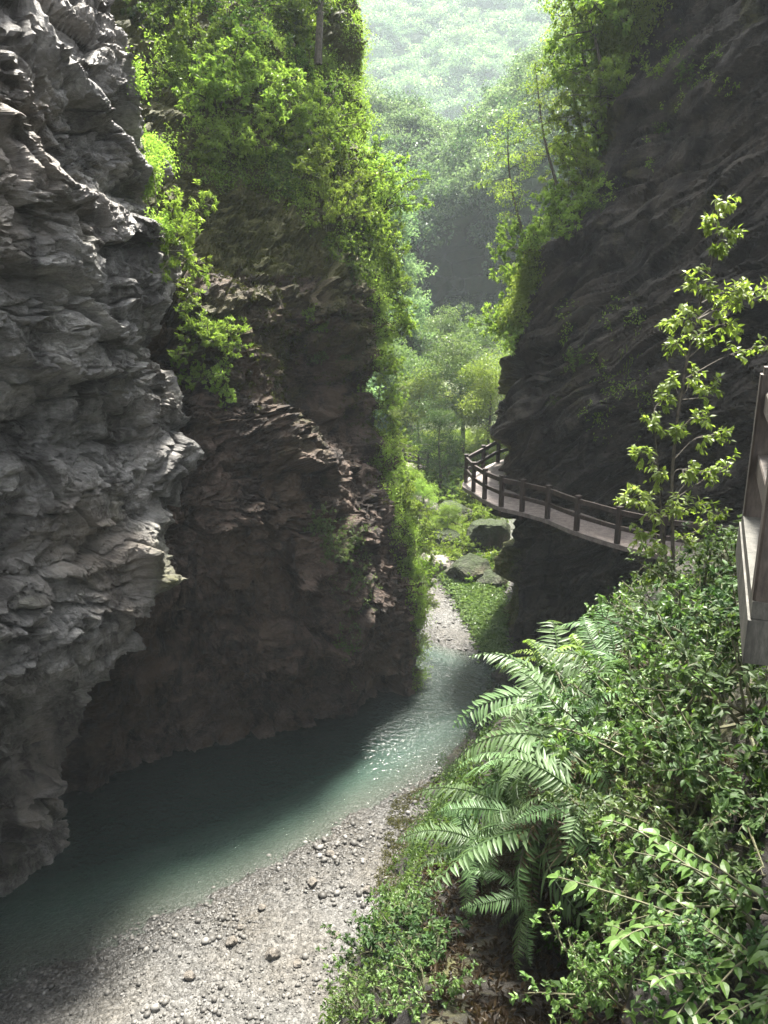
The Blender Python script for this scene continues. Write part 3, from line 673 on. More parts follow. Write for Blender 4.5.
def clumpy_leaves(fo, centres, radii, per, L, W, tint, droop=.25, flat=.75, fine=False, up=.6):
    """sprays of leaves filling clumps: each leaf sits in a flattened blob, facing up and outward"""
    P, D, NN, T = [], [], [], []
    for c, r, tt in zip(centres, radii, tint):
        m = int(per * r * r) + 4
        v = unit(rvec(m)); rr = r * RNG.uniform(.35, 1.05, m) ** .6
        p = v * rr[:, None] * np.array([1, 1, flat]); P.append(c + p)
        D.append(unit(v * np.array([1, 1, .35]) + rvec(m, .5) + [0, 0, -.15])); NN.append(v * .5 + [0, 0, up] + rvec(m, .35))
        T.append(np.clip(tt + RNG.normal(size=m) * .12 + .12 * v[:, 2], 0, 1))
    P = np.concatenate(P); n = len(P); sc = RNG.uniform(.6, 1.25, n)
    add_leaves(fo, P, np.concatenate(D), np.concatenate(NN), L * sc, W * sc, np.concatenate(T), fine, droop)
def tpl_tree(name, height=6., crown_r=2., trunk_r=.12, nlimb=11, per=60, L=.25, W=.12, mat='mid', lean=(0, 0), low=.4, clump=.6, sub=4, flat=.6, droop=.3, top_r=.25):
    tk, fo = Geo(), Geo()
    n = 12; t = np.linspace(0, 1, n)
    c = np.stack([lean[0] * t ** 1.6 * height + .03 * height * np.sin(t * 5 + RNG.uniform(0, 6)) * t, lean[1] * t ** 1.6 * height + .03 * height * np.sin(t * 4 + RNG.uniform(0, 6)) * t, t * height * .95 - .15], 1)
    tube(tk, c, trunk_r * (1 - .85 * t) + .004, 7)
    C, Rr, T = [], [], []
    for k in range(nlimb):
        f = low + (1 - low) * (k + .5) / nlimb; i = f * (n - 1); i0 = min(int(i), n - 2); p = c[i0] + (c[i0 + 1] - c[i0]) * (i - i0)
        a = k * 2.4 + RNG.uniform(-.5, .5)
        prof = math.sin(math.pi * min(1, .22 + .78 * (f - low) / (1 - low))) ** .8
        l = crown_r * max(top_r, prof) * RNG.uniform(.7, 1.1)
        lc = curve(p, [math.cos(a), math.sin(a), RNG.uniform(.15, .8)], l, 6, .5, .3)
        tube(tk, lc, np.linspace(trunk_r * .38 * (1.1 - f * .7), .006, 6), 4)
        tt = .5 + RNG.uniform(-.25, .25)
        for s in range(sub):
            q = RNG.uniform(.45, 1.0); ii = q * 5; i1 = min(int(ii), 4); b = lc[i1] + (lc[i1 + 1] - lc[i1]) * (ii - i1)
            e = b + RNG.normal(size=3) * clump * .6 * np.array([1, 1, .6])
            tube(tk, [b, (b + e) / 2 + [0, 0, .04], e], [.012, .009, .004], 3)
            C.append(e); Rr.append(clump * RNG.uniform(.55, 1.1)); T.append(tt + RNG.uniform(-.15, .15))
    clumpy_leaves(fo, C, Rr, per, L, W, T, droop, flat)
    return dict(trunk=tk.mesh(name + "_trunk", BARK), crown=fo.mesh(name + "_crown", LM[mat]))

def quat_up(up, spin=None):
    q = Vector(up).normalized().to_track_quat('Z', 'Y')
    from mathutils import Quaternion
    return q @ Quaternion((0, 0, 1), random.uniform(0, 6.283) if spin is None else spin)
def plant(name, tpl, loc, label, cat, group=None, up=(0, 0, 1), scale=1.0, spin=None):
    r = bpy.data.objects.new(name, None); COL.objects.link(r); r.empty_display_size = .1
    r.location = loc; r.rotation_mode = 'QUATERNION'; r.rotation_quaternion = quat_up(up, spin)
    r.scale = (scale,) * 3 if not hasattr(scale, '__len__') else scale
    r['label'] = label; r['category'] = cat
    if group: r['group'] = group
    for k, me in tpl.items(): link(k, me, r)
    return r
def cast(px, py, names, ahead=0.0):
    o = Vector(CAM); dv = Vector(ray(px, py)).normalized(); best = None
    for n_ in names:
        h = BVS[n_].ray_cast(o, dv)
        if h[0] is not None and (best is None or h[3] < best[3]): best = h
    if best is None: return None, None
    nn = best[1] if best[1].dot(dv) < 0 else -best[1]
    return np.array(best[0]), np.array(nn)
# ------------------------------------------------------------------ far valley walls and the mountain closing the gorge
def hill(name, rows, rc, cc, amp, seed, mat, label, flip=False):
    G = loft(rows, rc, cc); Pf = G.reshape(-1, 3)
    d = (amp * fbm(Pf * (1.2 / amp / 6), 4, seed) + amp * .35 * facets(Pf, (amp * 2.2, amp * 2.2, amp * 1.1), seed + 9, .7, .06)).reshape(G.shape[:2])
    n = grid_normals(G, flip)
    if np.median((n * (CAM - G)).sum(-1)) < 0: flip = not flip; n = -n
    V = G + n * d[..., None]; q = grid_quads(*G.shape[:2])
    if flip: q = q[:, ::-1]
    link(name, make_mesh(name, V.reshape(-1, 3), quads=q, mats=[mat], attrs={'moss': np.clip(.55 + 1.2 * np.clip(n[..., 2], 0, 1), 0, 1).ravel()}), kind='structure', label=label)
    BVS[name + seedname(seed)] = BVHTree.FromPolygons([Vector(v) for v in V.reshape(-1, 3)], q.tolist())
    return V, grid_normals(V, flip)
def seedname(s): return "_%d" % s
M_FAR = rock_mat("pale_far_limestone", (0.02, 0.021, 0.022), (0.045, 0.046, 0.046), (0.085, 0.084, 0.082), moss=(0.03, 0.05, 0.018), scale=.25, bump=.6, spec=.05)
M_FARD = rock_mat("dark_far_limestone", (0.02, 0.022, 0.025), (0.045, 0.048, 0.052), (0.09, 0.092, 0.095), moss=(0.025, 0.04, 0.015), scale=.3, bump=.6, spec=.05)
def px3(px, py, Y): return tuple(at(px, py, Y))
# closing mountain (far)
rM = []
for z, dy in ((222, 215), (180, 165), (138, 118), (100, 74), (62, 34), (30, 2), (6, -24), (-4, -34)):
    rM.append([(-330, 205 + dy, z), (-190, 300 + dy, z), (-85, 340 + dy, z), (0, 350 + dy, z), (76, 344 + dy, z), (170, 318 + dy, z), (310, 238 + dy, z)])
VM, NM = hill("mountain", rM, [8, 14, 14, 14, 14, 14, 6], [14, 16, 26, 26, 16, 14], 11, 301, M_FAR, "hazy wooded mountain closing the gorge")
# nearer ridge with the dark hollow cliff
rN = [
    [(-60, 190, 70), (-35, 180, 66), (-5, 172, 58), px3(470, 130, 168), px3(530, 60, 165), (60, 160, 80), (110, 140, 95)],
    [(-60, 150, 46), (-30, 145, 44), px3(378, 195, 142), px3(455, 165, 140), px3(520, 120, 138), (50, 130, 62), (100, 110, 78)],
    [(-60, 130, 34), (-26, 130, 34), px3(385, 235, 128), px3(450, 220, 127), px3(505, 190, 124), (45, 116, 40), (95, 95, 50)],
    [(-60, 130, 22), (-24, 130, 24), px3(398, 290, 128), px3(448, 262, 134), px3(500, 250, 130), (42, 116, 26), (92, 92, 30)],
    [(-60, 130, 12), (-22, 129, 14), px3(405, 330, 128), px3(448, 330, 137), px3(500, 330, 132), (42, 115, 12), (90, 92, 14)],
    [(-60, 128, -2), (-22, 127, -2), px3(410, 420, 127), px3(448, 420, 136), px3(500, 420, 130), (42, 112, -2), (90, 90, -2)],
]
VN, NN_ = hill("mountain", rN, [20, 20, 36, 36, 20], [10, 20, 44, 44, 24, 12], 3, 302, M_FARD, "wooded ridge with a dark hollow cliff below it")
# valley wall on the left beyond the nose
rL = [
    [(-70, 50, 62), (-48, 64, 60), (-34, 84, 56), (-28, 104, 52), (-40, 126, 50)],
    [(-50, 48, 40), (-26, 60, 40), px3(340, 150, 80), (-6, 98, 34), (-24, 120, 32)],
    [(-40, 48, 26), (-18, 58, 26), px3(366, 235, 78), (0, 94, 21), (-18, 116, 20)],
    [(-32, 48, 17), (-13, 57, 17), px3(384, 310, 77), (2.5, 92, 13), (-14, 112, 12)],
    [(-26, 48, 10), (-9, 56, 9), px3(398, 375, 76), (4, 90, 7), (-12, 110, 7)],
    [(-22, 47, -2), (-5, 54, -1), px3(410, 430, 75), (10, 88, -1), (-10, 106, -1)],
]
VL, NL = hill("hill", rL, [14, 14, 12, 12, 12], [14, 22, 22, 12], 2.0, 303, M_FARD, "wooded valley side behind the mossy cliff")
# valley side on the right behind the dark cliff
rR = [
    [(26, 50, 52), (30, 66, 54), (30, 90, 56), (40, 120, 60)],
    [(19, 48, 26), (20, 62, 27), (24, 84, 28), (36, 116, 34)],
    [(15, 48, 14), (15, 60, 14), (19, 82, 15), (32, 112, 16)],
    [(11, 46, -2), (11, 58, -2), (14, 80, -1), (26, 110, 0)],
]
VR, NR = hill("hill", rR, [16, 12, 12], [14, 20, 14], 1.5, 304, M_FARD, "wooded valley side behind the dark cliff", flip=False)

# forest that reads as one mass on those slopes
def crown_tpl(r, nclump, per, L, W, flat=.75):
    fo = Geo(); C = unit(rvec(nclump)) * r * RNG.uniform(.35, .85, (nclump, 1)) * np.array([1, 1, flat]); C[:, 2] = np.abs(C[:, 2]) * 1.2 - .2 * r
    clumpy_leaves(fo, C, np.full(nclump, r * .42), per, L, W, .5 + RNG.uniform(-.25, .25, nclump), .2)
    return np.concatenate(fo.V), np.concatenate(fo.T), np.concatenate(fo.a)
CT = [crown_tpl(1.0, 10, 170, .15, .10) for _ in range(5)]
def forest(name, V, Nn, count, smin, smax, accept, label, mat='forest', tint=(0, .2)):
    P = V[:-1, :-1].reshape(-1, 3); e1 = (V[:-1, 1:] - V[:-1, :-1]).reshape(-1, 3); e2 = (V[1:, :-1] - V[:-1, :-1]).reshape(-1, 3)
    ar = np.linalg.norm(np.cross(e1, e2), axis=1); nn = Nn[:-1, :-1].reshape(-1, 3)
    ar = ar * accept(P + e1 / 2 + e2 / 2, nn)
    k = RNG.choice(len(P), count, p=ar / ar.sum()); u = RNG.random((len(k), 2))
    Q = P[k] + e1[k] * u[:, :1] + e2[k] * u[:, 1:]; n_ = nn[k]
    g = Geo()
    for q, n0 in zip(Q, n_):
        v, t, a = CT[RNG.integers(len(CT))]; s = RNG.uniform(smin, smax) * RNG.choice([.7, 1, 1, 1.3]); an = RNG.uniform(0, 6.28); ca, sa = math.cos(an), math.sin(an)
        w = v * s; w = np.stack([w[:, 0] * ca - w[:, 1] * sa, w[:, 0] * sa + w[:, 1] * ca, w[:, 2] * RNG.uniform(.8, 1.4)], 1) + q + n0 * s * .25
        g.add(w, t, None, np.clip(a + RNG.normal() * tint[1] + tint[0], 0, 1))
    link(name, g.mesh(name, LM[mat]), kind='stuff', label=label)
def vis(P, m=60):
    p, d = proj(P); return (p[:, 0] > -m) & (p[:, 0] < 768 + m) & (p[:, 1] > -m) & (p[:, 1] < 1024 + m)
def acc_M(Q, n):
    nz = fbm(Q * .03, 3, 311); p, _ = proj(Q)
    bare = np.exp(-(((p[:, 0] - 372) / 26) ** 2 + ((p[:, 1] - 70) / 45) ** 2)) + .6 * np.exp(-(((p[:, 0] - 415) / 30) ** 2 + ((p[:, 1] - 30) / 22) ** 2))
    return vis(Q) & (bare < 9) & (p[:, 0] > 330) & (p[:, 0] < 640)
def acc_N(Q, n):
    p, _ = proj(Q); hol = inpoly(p, [(415, 235), (440, 232), (480, 226), (506, 250), (506, 400), (424, 400), (412, 300)])
    return vis(Q) & ((~hol) | (fbm(Q * .12, 3, 312) > .17)) & (p[:, 0] > 330) & (p[:, 0] < 640)
forest("forest", VM, NM, 2200, 3, 8, acc_M, "trees covering the hazy mountain", tint=(.05, .3))
forest("forest", VN, NN_, 1100, 1.6, 3.4, acc_N, "trees on the ridge above the dark hollow", tint=(.05, .3))
forest("forest", VL, NL, 1000, 1.0, 2.2, lambda Q, n: vis(Q) & (Q[:, 2] > 1), "pale green trees on the valley side", tint=(.15, .2))
forest("forest", VR, NR, 450, 1.0, 2.0, lambda Q, n: vis(Q) & (Q[:, 2] > 1), "trees behind the dark cliff", tint=(.15, .2))

# ------------------------------------------------------------------ haze in the gorge air
hz = Geo(); lo, hi = np.array([-360., -60, -6]), np.array([360., 660, 236])
Vh = np.array([[lo[0] if i & 1 == 0 else hi[0], lo[1] if i & 2 == 0 else hi[1], lo[2] if i & 4 == 0 else hi[2]] for i in range(8)])
hz.add(Vh, None, [[0, 2, 3, 1], [4, 5, 7, 6], [0, 1, 5, 4], [2, 6, 7, 3], [0, 4, 6, 2], [1, 3, 7, 5]])
M_HAZE, nt, out = new_mat("thin_haze")
pv = N(nt, 'ShaderNodeVolumePrincipled'); pv.inputs['Density'].default_value = 0.00036; pv.inputs['Color'].default_value = (.84, .94, 1, 1); pv.inputs['Anisotropy'].default_value = 0.0
nt.links.new(pv.outputs[0], out.inputs['Volume'])
link("haze", hz.mesh("haze", M_HAZE), kind='stuff', label="thin bright haze filling the valley")
# ------------------------------------------------------------------ walkway, railings
def slab(g, poly_lo, poly_hi):
    """closed prism strip between two outlines given as matching (n,3) rings"""
    n = len(poly_lo); V = np.concatenate([poly_lo, poly_hi]); i = np.arange(n); j = (i + 1) % n
    g.add(V, None, np.stack([i, j, n + j, n + i], 1))
def box(g, c, ax, ay, az, tint=.5):
    """box from centre and three half-axis vectors, with chamfered long edges"""
    c, ax, ay, az = map(np.asarray, (c, ax, ay, az)); b = .14
    ring = [(1, 1 - b), (1 - b, 1), (-1 + b, 1), (-1, 1 - b), (-1, -1 + b), (-1 + b, -1), (1 - b, -1), (1, -1 + b)]
    V = np.array([c + ax * x + ay * y + az * z for z in (-1, 1) for x, y in ring])
    i = np.arange(8); j = (i + 1) % 8
    Q = np.stack([i, j, 8 + j, 8 + i], 1); Q = np.concatenate([Q, [[0, 3, 2, 1], [0, 7, 4, 3], [7, 6, 5, 4], [8, 9, 10, 11], [8, 11, 12, 15], [15, 12, 13, 14]]])
    g.add(V, None, Q, tint)
def weathered(name, c1, c2, c3, scale=5, rough=.7, streak=(1, 1, .25)):
    m, nt, out = new_mat(name); L = nt.links.new
    tc = N(nt, 'ShaderNodeTexCoord'); mp = N(nt, 'ShaderNodeMapping'); mp.inputs['Scale'].default_value = streak; L(tc.outputs['Object'], mp.inputs[0])
    n = N(nt, 'ShaderNodeTexNoise', in_Scale=scale, in_Detail=8.0, in_Roughness=.7); L(mp.outputs[0], n.inputs[0])
    n2 = N(nt, 'ShaderNodeTexNoise', in_Scale=scale * 9, in_Detail=5.0, in_Roughness=.7); L(mp.outputs[0], n2.inputs[0])
    r = ramp(nt, [(.32, c1), (.5, c2), (.68, c3)], n.outputs[0])
    sp = ramp(nt, [(.35, (.55, .55, .55)), (.6, (1.1, 1.1, 1.1))], n2.outputs[0])
    col = mixc(nt, 1., r.outputs[0], sp.outputs[0], 'MULTIPLY')
    b = N(nt, 'ShaderNodeBsdfPrincipled', in_Roughness=rough); L(col, b.inputs['Base Color'])
    bp = N(nt, 'ShaderNodeBump', in_Strength=.6, in_Distance=.012); L(n2.outputs[0], bp.inputs['Height']); L(bp.outputs[0], b.inputs['Normal']); L(b.outputs[0], out.inputs[0])
    return m
M_RAIL = weathered("dark_brown_rail_paint", (.018, .012, .009), (.04, .026, .02), (.075, .052, .04))
M_DECK = weathered("grey_pink_deck", (.10, .08, .07), (.18, .148, .13), (.27, .23, .205), streak=(1, 1, 1))
M_CONC = weathered("damp_mossy_concrete", (.02, .02, .014), (.055, .052, .04), (.13, .122, .1))
M_POST = weathered("brown_cast_post", (.02, .015, .011), (.05, .038, .028), (.11, .09, .07))

DZ = 7.75
edge_px = [(463.5, 482), (471, 491.5), (482, 499), (499, 507), (520, 512), (545, 519), (574, 531), (615, 544), (660, 555), (705, 561), (742, 566)]
edge = [np.array([13.4, 44.0, DZ]), np.array([8.2, 39.2, DZ]), np.array([5.4, 36.4, DZ])] + [atz(px, py, DZ) for px, py in edge_px] + [np.array([12.3, 18.0, DZ]), np.array([12.6, 13.0, DZ])]
edge = np.array(edge)
path = catmull(edge, [6] * (len(edge) - 1))
tg = unit(np.gradient(path, axis=0)); inn = np.stack([-tg[:, 1], tg[:, 0], tg[:, 2] * 0], 1)
g = Geo(); W_ = 1.7
o0 = path + [0, 0, -.15]; o1 = path.copy(); i1 = path + inn * W_; i0 = i1 + [0, 0, -.15]
n = len(path); V = np.concatenate([o0, o1, i1, i0]); k = np.arange(n - 1)
g.add(V, None, np.concatenate([np.stack([k + a * n, k + 1 + a * n, k + 1 + b * n, k + b * n], 1) for a, b in ((0, 1), (1, 2), (2, 3), (3, 0))]))
link("walkway", g.mesh("walkway", M_DECK), kind='structure', label="narrow walkway ledge along the dark cliff")
# railing on its outer edge
rl = bpy.data.objects.new("railing", None); COL.objects.link(rl); rl.location = edge[3]
rl['label'] = "dark brown post and rail fence along the cliff walkway"; rl['category'] = "railing"
def add_part(nm, g, mat, parent, smooth=False):
    me = g.mesh(nm, mat, smooth); me.transform(Matrix.Translation(-parent.location)); return link(nm, me, parent)
posts = edge[1:-1] + np.array([0, 0, 0])
mid = []
for a, b in zip(posts[:-1], posts[1:]):
    mid.append(a)
    m_ = max(1, int(round(np.linalg.norm(b - a) / 2.1)))
    for q in range(1, m_): mid.append(a + (b - a) * q / m_)
mid.append(posts[-1]); posts = np.array(mid)
def nearest_inn(p): return inn[np.argmin(np.linalg.norm(path - p, axis=1))]
pin = np.array([p + nearest_inn(p) * .10 for p in posts])
for i, p in enumerate(pin):
    t = unit(pin[min(i + 1, len(pin) - 1)] - pin[max(i - 1, 0)]); s = np.array([-t[1], t[0], 0])
    g = Geo(); box(g, p + [0, 0, .44], t * .075, s * .075, np.array([0, 0, .72])); box(g, p + [0, 0, 1.18], t * .09, s * .09, np.array([0, 0, .03])); add_part("post", g, M_RAIL, rl)
for a, b in zip(pin[:-1], pin[1:]):
    t = b - a; l = np.linalg.norm(t); t = t / l; s = np.array([-t[1], t[0], 0])
    for zz, hh in ((1.02, .085), (.52, .07)):
        g = Geo(); box(g, (a + b) / 2 + [0, 0, zz], s * .045, np.array([0, 0, hh]), t * (l / 2 - .07)); add_part("rail", g, M_RAIL, rl)

# platform corner close to the camera
P0 = np.array([1.56, 3.06, 0]); P1 = np.array([2.22, 4.62, 0]); ex = np.array([3.2, -.9, 0])
pf = bpy.data.objects.new("viewing_platform", None); COL.objects.link(pf); pf.location = (2.2, 3.8, 13.5)
pf['label'] = "damp concrete corner of a platform jutting out over the fern bank"; pf['category'] = "platform"
def ringz(pts, z): return np.array([[p[0], p[1], z] for p in pts])
gd = unit(P1 - P0); gs = np.array([gd[1], -gd[0], 0])
quad = [P0, P1, P1 + ex, P0 + ex]
def prism(g, pts, z0, z1):
    A, B = ringz(pts, z0), ringz(pts, z1); g.add(np.concatenate([A, B]), None, [[0, 1, 5, 4], [1, 2, 6, 5], [2, 3, 7, 6], [3, 0, 4, 7], [4, 5, 6, 7], [3, 2, 1, 0]])
g = Geo(); prism(g, quad, 13.50, 13.70); add_part("slab", g, M_CONC, pf)
g = Geo(); prism(g, [P0 + gd * .02 + gs * .01, P1 - gd * .02 + gs * .01, P1 + gs * .16, P0 + gs * .16 + gd * .02], 13.703, 13.78); add_part("kerb", g, M_CONC, pf)
g = Geo(); prism(g, [P0 + gd * .6 + gs * 1.2, P1 + gs * 1.2 - gd * .2, P1 + ex * .8, P0 + ex * .8 + gd * .2], 11.0, 13.497); add_part("support", g, M_CONC, pf)
nr = bpy.data.objects.new("railing", None); COL.objects.link(nr); nr.location = (2.2, 3.8, 13.7)
nr['label'] = "weathered brown railing posts and rails on the concrete platform corner"; nr['category'] = "railing"
pA, pB = P0 + gs * .085 + gd * .1, P1 + gs * .085 - gd * .1
for p in (pA, pB):
    g = Geo(); box(g, np.array([p[0], p[1], 14.2]), gd * .075, gs * .075, np.array([0, 0, .42])); box(g, np.array([p[0], p[1], 14.64]), gd * .06, gs * .06, np.array([0, 0, .022])); add_part("post", g, M_POST, nr)
for zz, hh in ((14.46, .06), (14.1, .06)):
    g = Geo(); c_ = (pA + pB) / 2; box(g, np.array([c_[0], c_[1], zz]), gs * .04, np.array([0, 0, hh]), gd * (np.linalg.norm(pB - pA) / 2 - .072)); add_part("rail", g, M_POST, nr)

# distant railed bridge glimpsed across the valley
fb = bpy.data.objects.new("footbridge", None); COL.objects.link(fb); b0 = at(372, 458, 58); b1 = at(424, 468, 55); fb.location = b0
fb['label'] = "small distant railed footbridge glimpsed among sunlit bushes"; fb['category'] = "bridge"
t = unit(b1 - b0); s = np.array([-t[1], t[0], 0]); l = np.linalg.norm(b1 - b0)
g = Geo(); box(g, (b0 + b1) / 2 + [0, 0, -.12], s * .7, np.array([0, 0, .12]), t * l / 2); add_part("deck", g, M_DECK, fb)
for sd in (-.62, .62):
    for zz in (.5, 1.0):
        g = Geo(); box(g, (b0 + b1) / 2 + [0, 0, zz] + s * sd, s * .05, np.array([0, 0, .06]), t * l / 2); add_part("rail", g, M_RAIL, fb)
    for q in np.linspace(.02, .98, 5):
        g = Geo(); box(g, b0 + (b1 - b0) * q + s * sd + [0, 0, .53], t * .07, s * .07, np.array([0, 0, .55])); add_part("post", g, M_RAIL, fb)

# ------------------------------------------------------------------ boulders, stones, pebbles
def rock_mesh(nm, r, seed, mat, detail=5, flat=.7):
    import bmesh
    bm_ = bmesh.new(); bmesh.ops.create_icosphere(bm_, subdivisions=detail, radius=1)
    V = np.array([v.co[:] for v in bm_.verts]); Fi = np.array([[v.index for v in f.verts] for f in bm_.faces]); bm_.free()
    U = V.copy()
    for k in range(7):                                    # cut random facets so that it reads as broken stone
        a = unit(np.random.default_rng(seed * 31 + k).normal(size=3)); h = .55 + .3 * h01(k, seed, 0)
        dd_ = V @ a; V = V - a * np.maximum(dd_ - h, 0)[:, None] * .85
    V = V * (1 + .22 * fbm(U * 1.6, 4, seed) + .1 * fbm(U * 5, 4, seed + 3, .6))[:, None] * np.array([1, .85, flat]) * r
    return make_mesh(nm, V, quads=(Fi,), mats=[mat], attrs={'moss': np.clip(.35 + .7 * V[:, 2] / r + .4 * fbm(U * 2, 2, seed), 0, 1) * (.9 if mat is M_BOULD else .0)})
M_BOULD = rock_mat("mossy_boulder", (.03, .028, .024), (.075, .07, .06), (.16, .15, .13), moss=(.03, .045, .012), bump=.9, spec=.2)
M_STONE = rock_mat("river_stone", (.1, .09, .075), (.22, .2, .17), (.36, .33, .29), bump=.4, scale=3)
def boulder(px, py, r, seed, label, mat=None, flat=.7, sink=.35, spin=0.0, cat='boulder', nm='boulder'):
    p = ground_hit(px, py); me = rock_mesh(nm, r, seed, mat or M_BOULD, 5 if r > .4 else 3, flat)
    o = link(nm, me, label=label, category=cat); o.location = (p[0], p[1] + r * .6, p[2] + r * flat * sink); o.rotation_euler = (0, 0, spin); return o
boulder(468, 588, 1.3, 1, "big mossy boulder with a dark hollow beside the gravel beach", flat=.85, spin=.4, sink=.55)
boulder(492, 592, 1.0, 2, "rounded mossy boulder close against the dark cliff foot", spin=1.2)
boulder(436, 574, 1.2, 3, "bare pale boulder on the sunlit slope behind the beach", M_STONE, spin=2)
boulder(490, 552, 1.5, 4, "pale boulder just beneath the walkway bend", M_BOULD, flat=.9, spin=.7, sink=.5)
boulder(418, 524, 1.9, 5, "pale boulder half buried in sunlit bushes below the footbridge", M_STONE, spin=2.6)
boulder(455, 525, 1.6, 6, "grey boulder under the dark bushy valley tree", spin=1)
boulder(473, 578, .7, 7, "small white stone wedged between the mossy boulders", M_FAR, spin=.3)
boulder(420, 590, .7, 8, "low pale boulder at the beach edge by the green fringe", M_STONE, spin=.9)
boulder(447, 548, 1.1, 9, "mossy boulder behind the biggest boulder", spin=2.2)
boulder(428, 545, .9, 10, "grey boulder left of the mossy valley boulders", spin=.2)
sp = [(272, 955, .22, "largest tan stone lying on the near gravel bar", .6), (232, 941, .16, "tan stone left of the biggest stone on the near gravel", .7),
      (312, 880, .17, "rounded stone on the upper gravel near the waterline", .6), (240, 925, .1, "little dark stone just above the tan stone", .7),
      (368, 890, .15, "dark stone at the moss edge of the gravel bar", .8), (298, 965, .13, "grey stone right of the biggest stone on the gravel", .6),
      (190, 975, .15, "wet brown stone low on the gravel bar", .6), (335, 935, .13, "pale stone on the gravel left of the leafy weeds", .6),
      (262, 905, .12, "small brown stone near the dark waterline", .6), (330, 850, .14, "pebble brown stone highest on the near gravel bar", .6)]
for i, (px, py, r, lb, fl) in enumerate(sp):
    p = atz(px, py, .2); z = float(ground_z(p[0], p[1])); o = link("stone", rock_mesh("stone", r, 40 + i, M_STONE, 3, fl), label=lb, category='stone'); o.location = (p[0], p[1], z + r * fl * .45); o.rotation_euler = (0, 0, i)
# loose pebbles over the bar: countless
import bmesh
bm_ = bmesh.new(); bmesh.ops.create_icosphere(bm_, subdivisions=1, radius=1); IV = np.array([v.co[:] for v in bm_.verts]); IF = np.array([[v.index for v in f.verts] for f in bm_.faces]); bm_.free()
g = Geo()
cx = RNG.uniform(-9, 4.5, 26000); cyy = RNG.uniform(9, 30, 26000); zz = ground_z(cx, cyy)
cx2 = RNG.uniform(-1, 6.5, 4000); cy2 = RNG.uniform(31, 44, 4000); z2 = ground_z(cx2, cy2)
cx = np.concatenate([cx, cx2]); cyy = np.concatenate([cyy, cy2]); zz = np.concatenate([zz, z2])
dB = cx - np.interp(cyy, foot[:, 1], foot[:, 0])
pf = fbm(np.stack([cx, cyy, zz * 0], 1) * .55, 3, 107); ok = (zz > -.08) & (dB < .6) & (RNG.random(len(cx)) < .25 + 1.6 * sstep(-.2, .3, pf)); pf = pf[ok]; cx, cyy, zz = cx[ok], cyy[ok], zz[ok]
for x, y, z, q_ in zip(cx, cyy, zz, pf):
    r = (.014 + .04 * RNG.random() ** 3 + .08 * RNG.random() ** 22) * (.6 + .8 * float(sstep(-.25, .3, q_))); s = np.array([1, RNG.uniform(.6, 1), RNG.uniform(.45, .8)]) * r; a = RNG.uniform(0, 3.14); ca, sa = math.cos(a), math.sin(a)
    w = IV * (1 + RNG.normal(size=(12, 1)) * .12) * s
    g.add(np.stack([w[:, 0] * ca - w[:, 1] * sa + x, w[:, 0] * sa + w[:, 1] * ca + y, w[:, 2] + z + r * .2], 1), IF, None, RNG.random())
m, nt, out = new_mat("pebbles"); a = N(nt, 'ShaderNodeAttribute', attribute_name='tint')
r_ = ramp(nt, [(0, (.03, .028, .024)), (.5, (.075, .071, .064)), (.85, (.1, .095, .085)), (1, (.17, .165, .155))], a.outputs['Fac'])
b = N(nt, 'ShaderNodeBsdfPrincipled', in_Roughness=.65); nt.links.new(r_.outputs[0], b.inputs['Base Color']); nt.links.new(b.outputs[0], out.inputs[0])
link("pebbles", g.mesh("pebbles", m, True), kind='stuff', label="loose pebbles on the gravel bar")
# ------------------------------------------------------------------ ground cover on cliffs and bank (countless small leaves)
def sample(key, count, accept):
    V, Nn = CL[key]
    P = V[:-1, :-1].reshape(-1, 3); e1 = (V[:-1, 1:] - V[:-1, :-1]).reshape(-1, 3); e2 = (V[1:, :-1] - V[:-1, :-1]).reshape(-1, 3)
    nn = Nn[:-1, :-1].reshape(-1, 3); ar = np.linalg.norm(np.cross(e1, e2), axis=1)
    w = accept(P, nn).astype(float) * ar
    k = RNG.choice(len(P), count, p=w / w.sum()); u = RNG.random((count, 2))
    return P[k] + e1[k] * u[:, :1] + e2[k] * u[:, 1:], nn[k]
def cover(name, key, count, accept, per, L, W, lift, mat, label, tint0=0.0, up=.6, droop=.3):
    Q, n_ = sample(key, count, accept)
    tb = .5 + tint0 + .3 * fbm(Q * .8, 3, 401)
    P = np.repeat(Q, per, 0); nn = np.repeat(n_, per, 0); m = len(P)
    base = P + nn * (RNG.random((m, 1)) ** 1.3) * lift + rvec(m, lift * .45)
    D = nn * .6 + rvec(m, .7) + np.array([0, 0, -.1]); NN = nn * .4 + np.array([0, 0, up]) + rvec(m, .35)
    s = RNG.uniform(.55, 1.3, m); g = Geo()
    add_leaves(g, base, D, NN, L * s, W * s, np.clip(np.repeat(tb, per) + RNG.normal(size=m) * .15, 0, 1), False, droop)
    link(name, g.mesh(name, LM[mat]), kind='stuff', label=label)
def acc_poly(polys, f=None, noise=None, dmax=None):
    def fn(P, nn):
        p, d = proj(P); ok = np.zeros(len(P), bool)
        for q in polys: ok |= inpoly(p, q)
        ok &= d > 0
        if noise: ok &= fbm(P * noise[0], 3, 402) > noise[1]
        if f is not None: ok &= f(P, nn)
        return ok
    return fn
B_TOP = [(140, -60), (420, -60), (420, 330), (395, 420), (378, 420), (378, 320), (350, 262), (300, 215), (262, 190), (215, 190), (180, 175), (150, 120)]
B_EDGE = [(374, 250), (440, 250), (450, 720), (410, 700), (416, 640), (404, 590), (384, 520), (376, 400)]
cover("undergrowth", 'B', 9000, acc_poly([B_TOP], noise=(.7, -.02)), 20, .10, .05, .35, 'bright', "leafy undergrowth over the top of the mossy cliff")
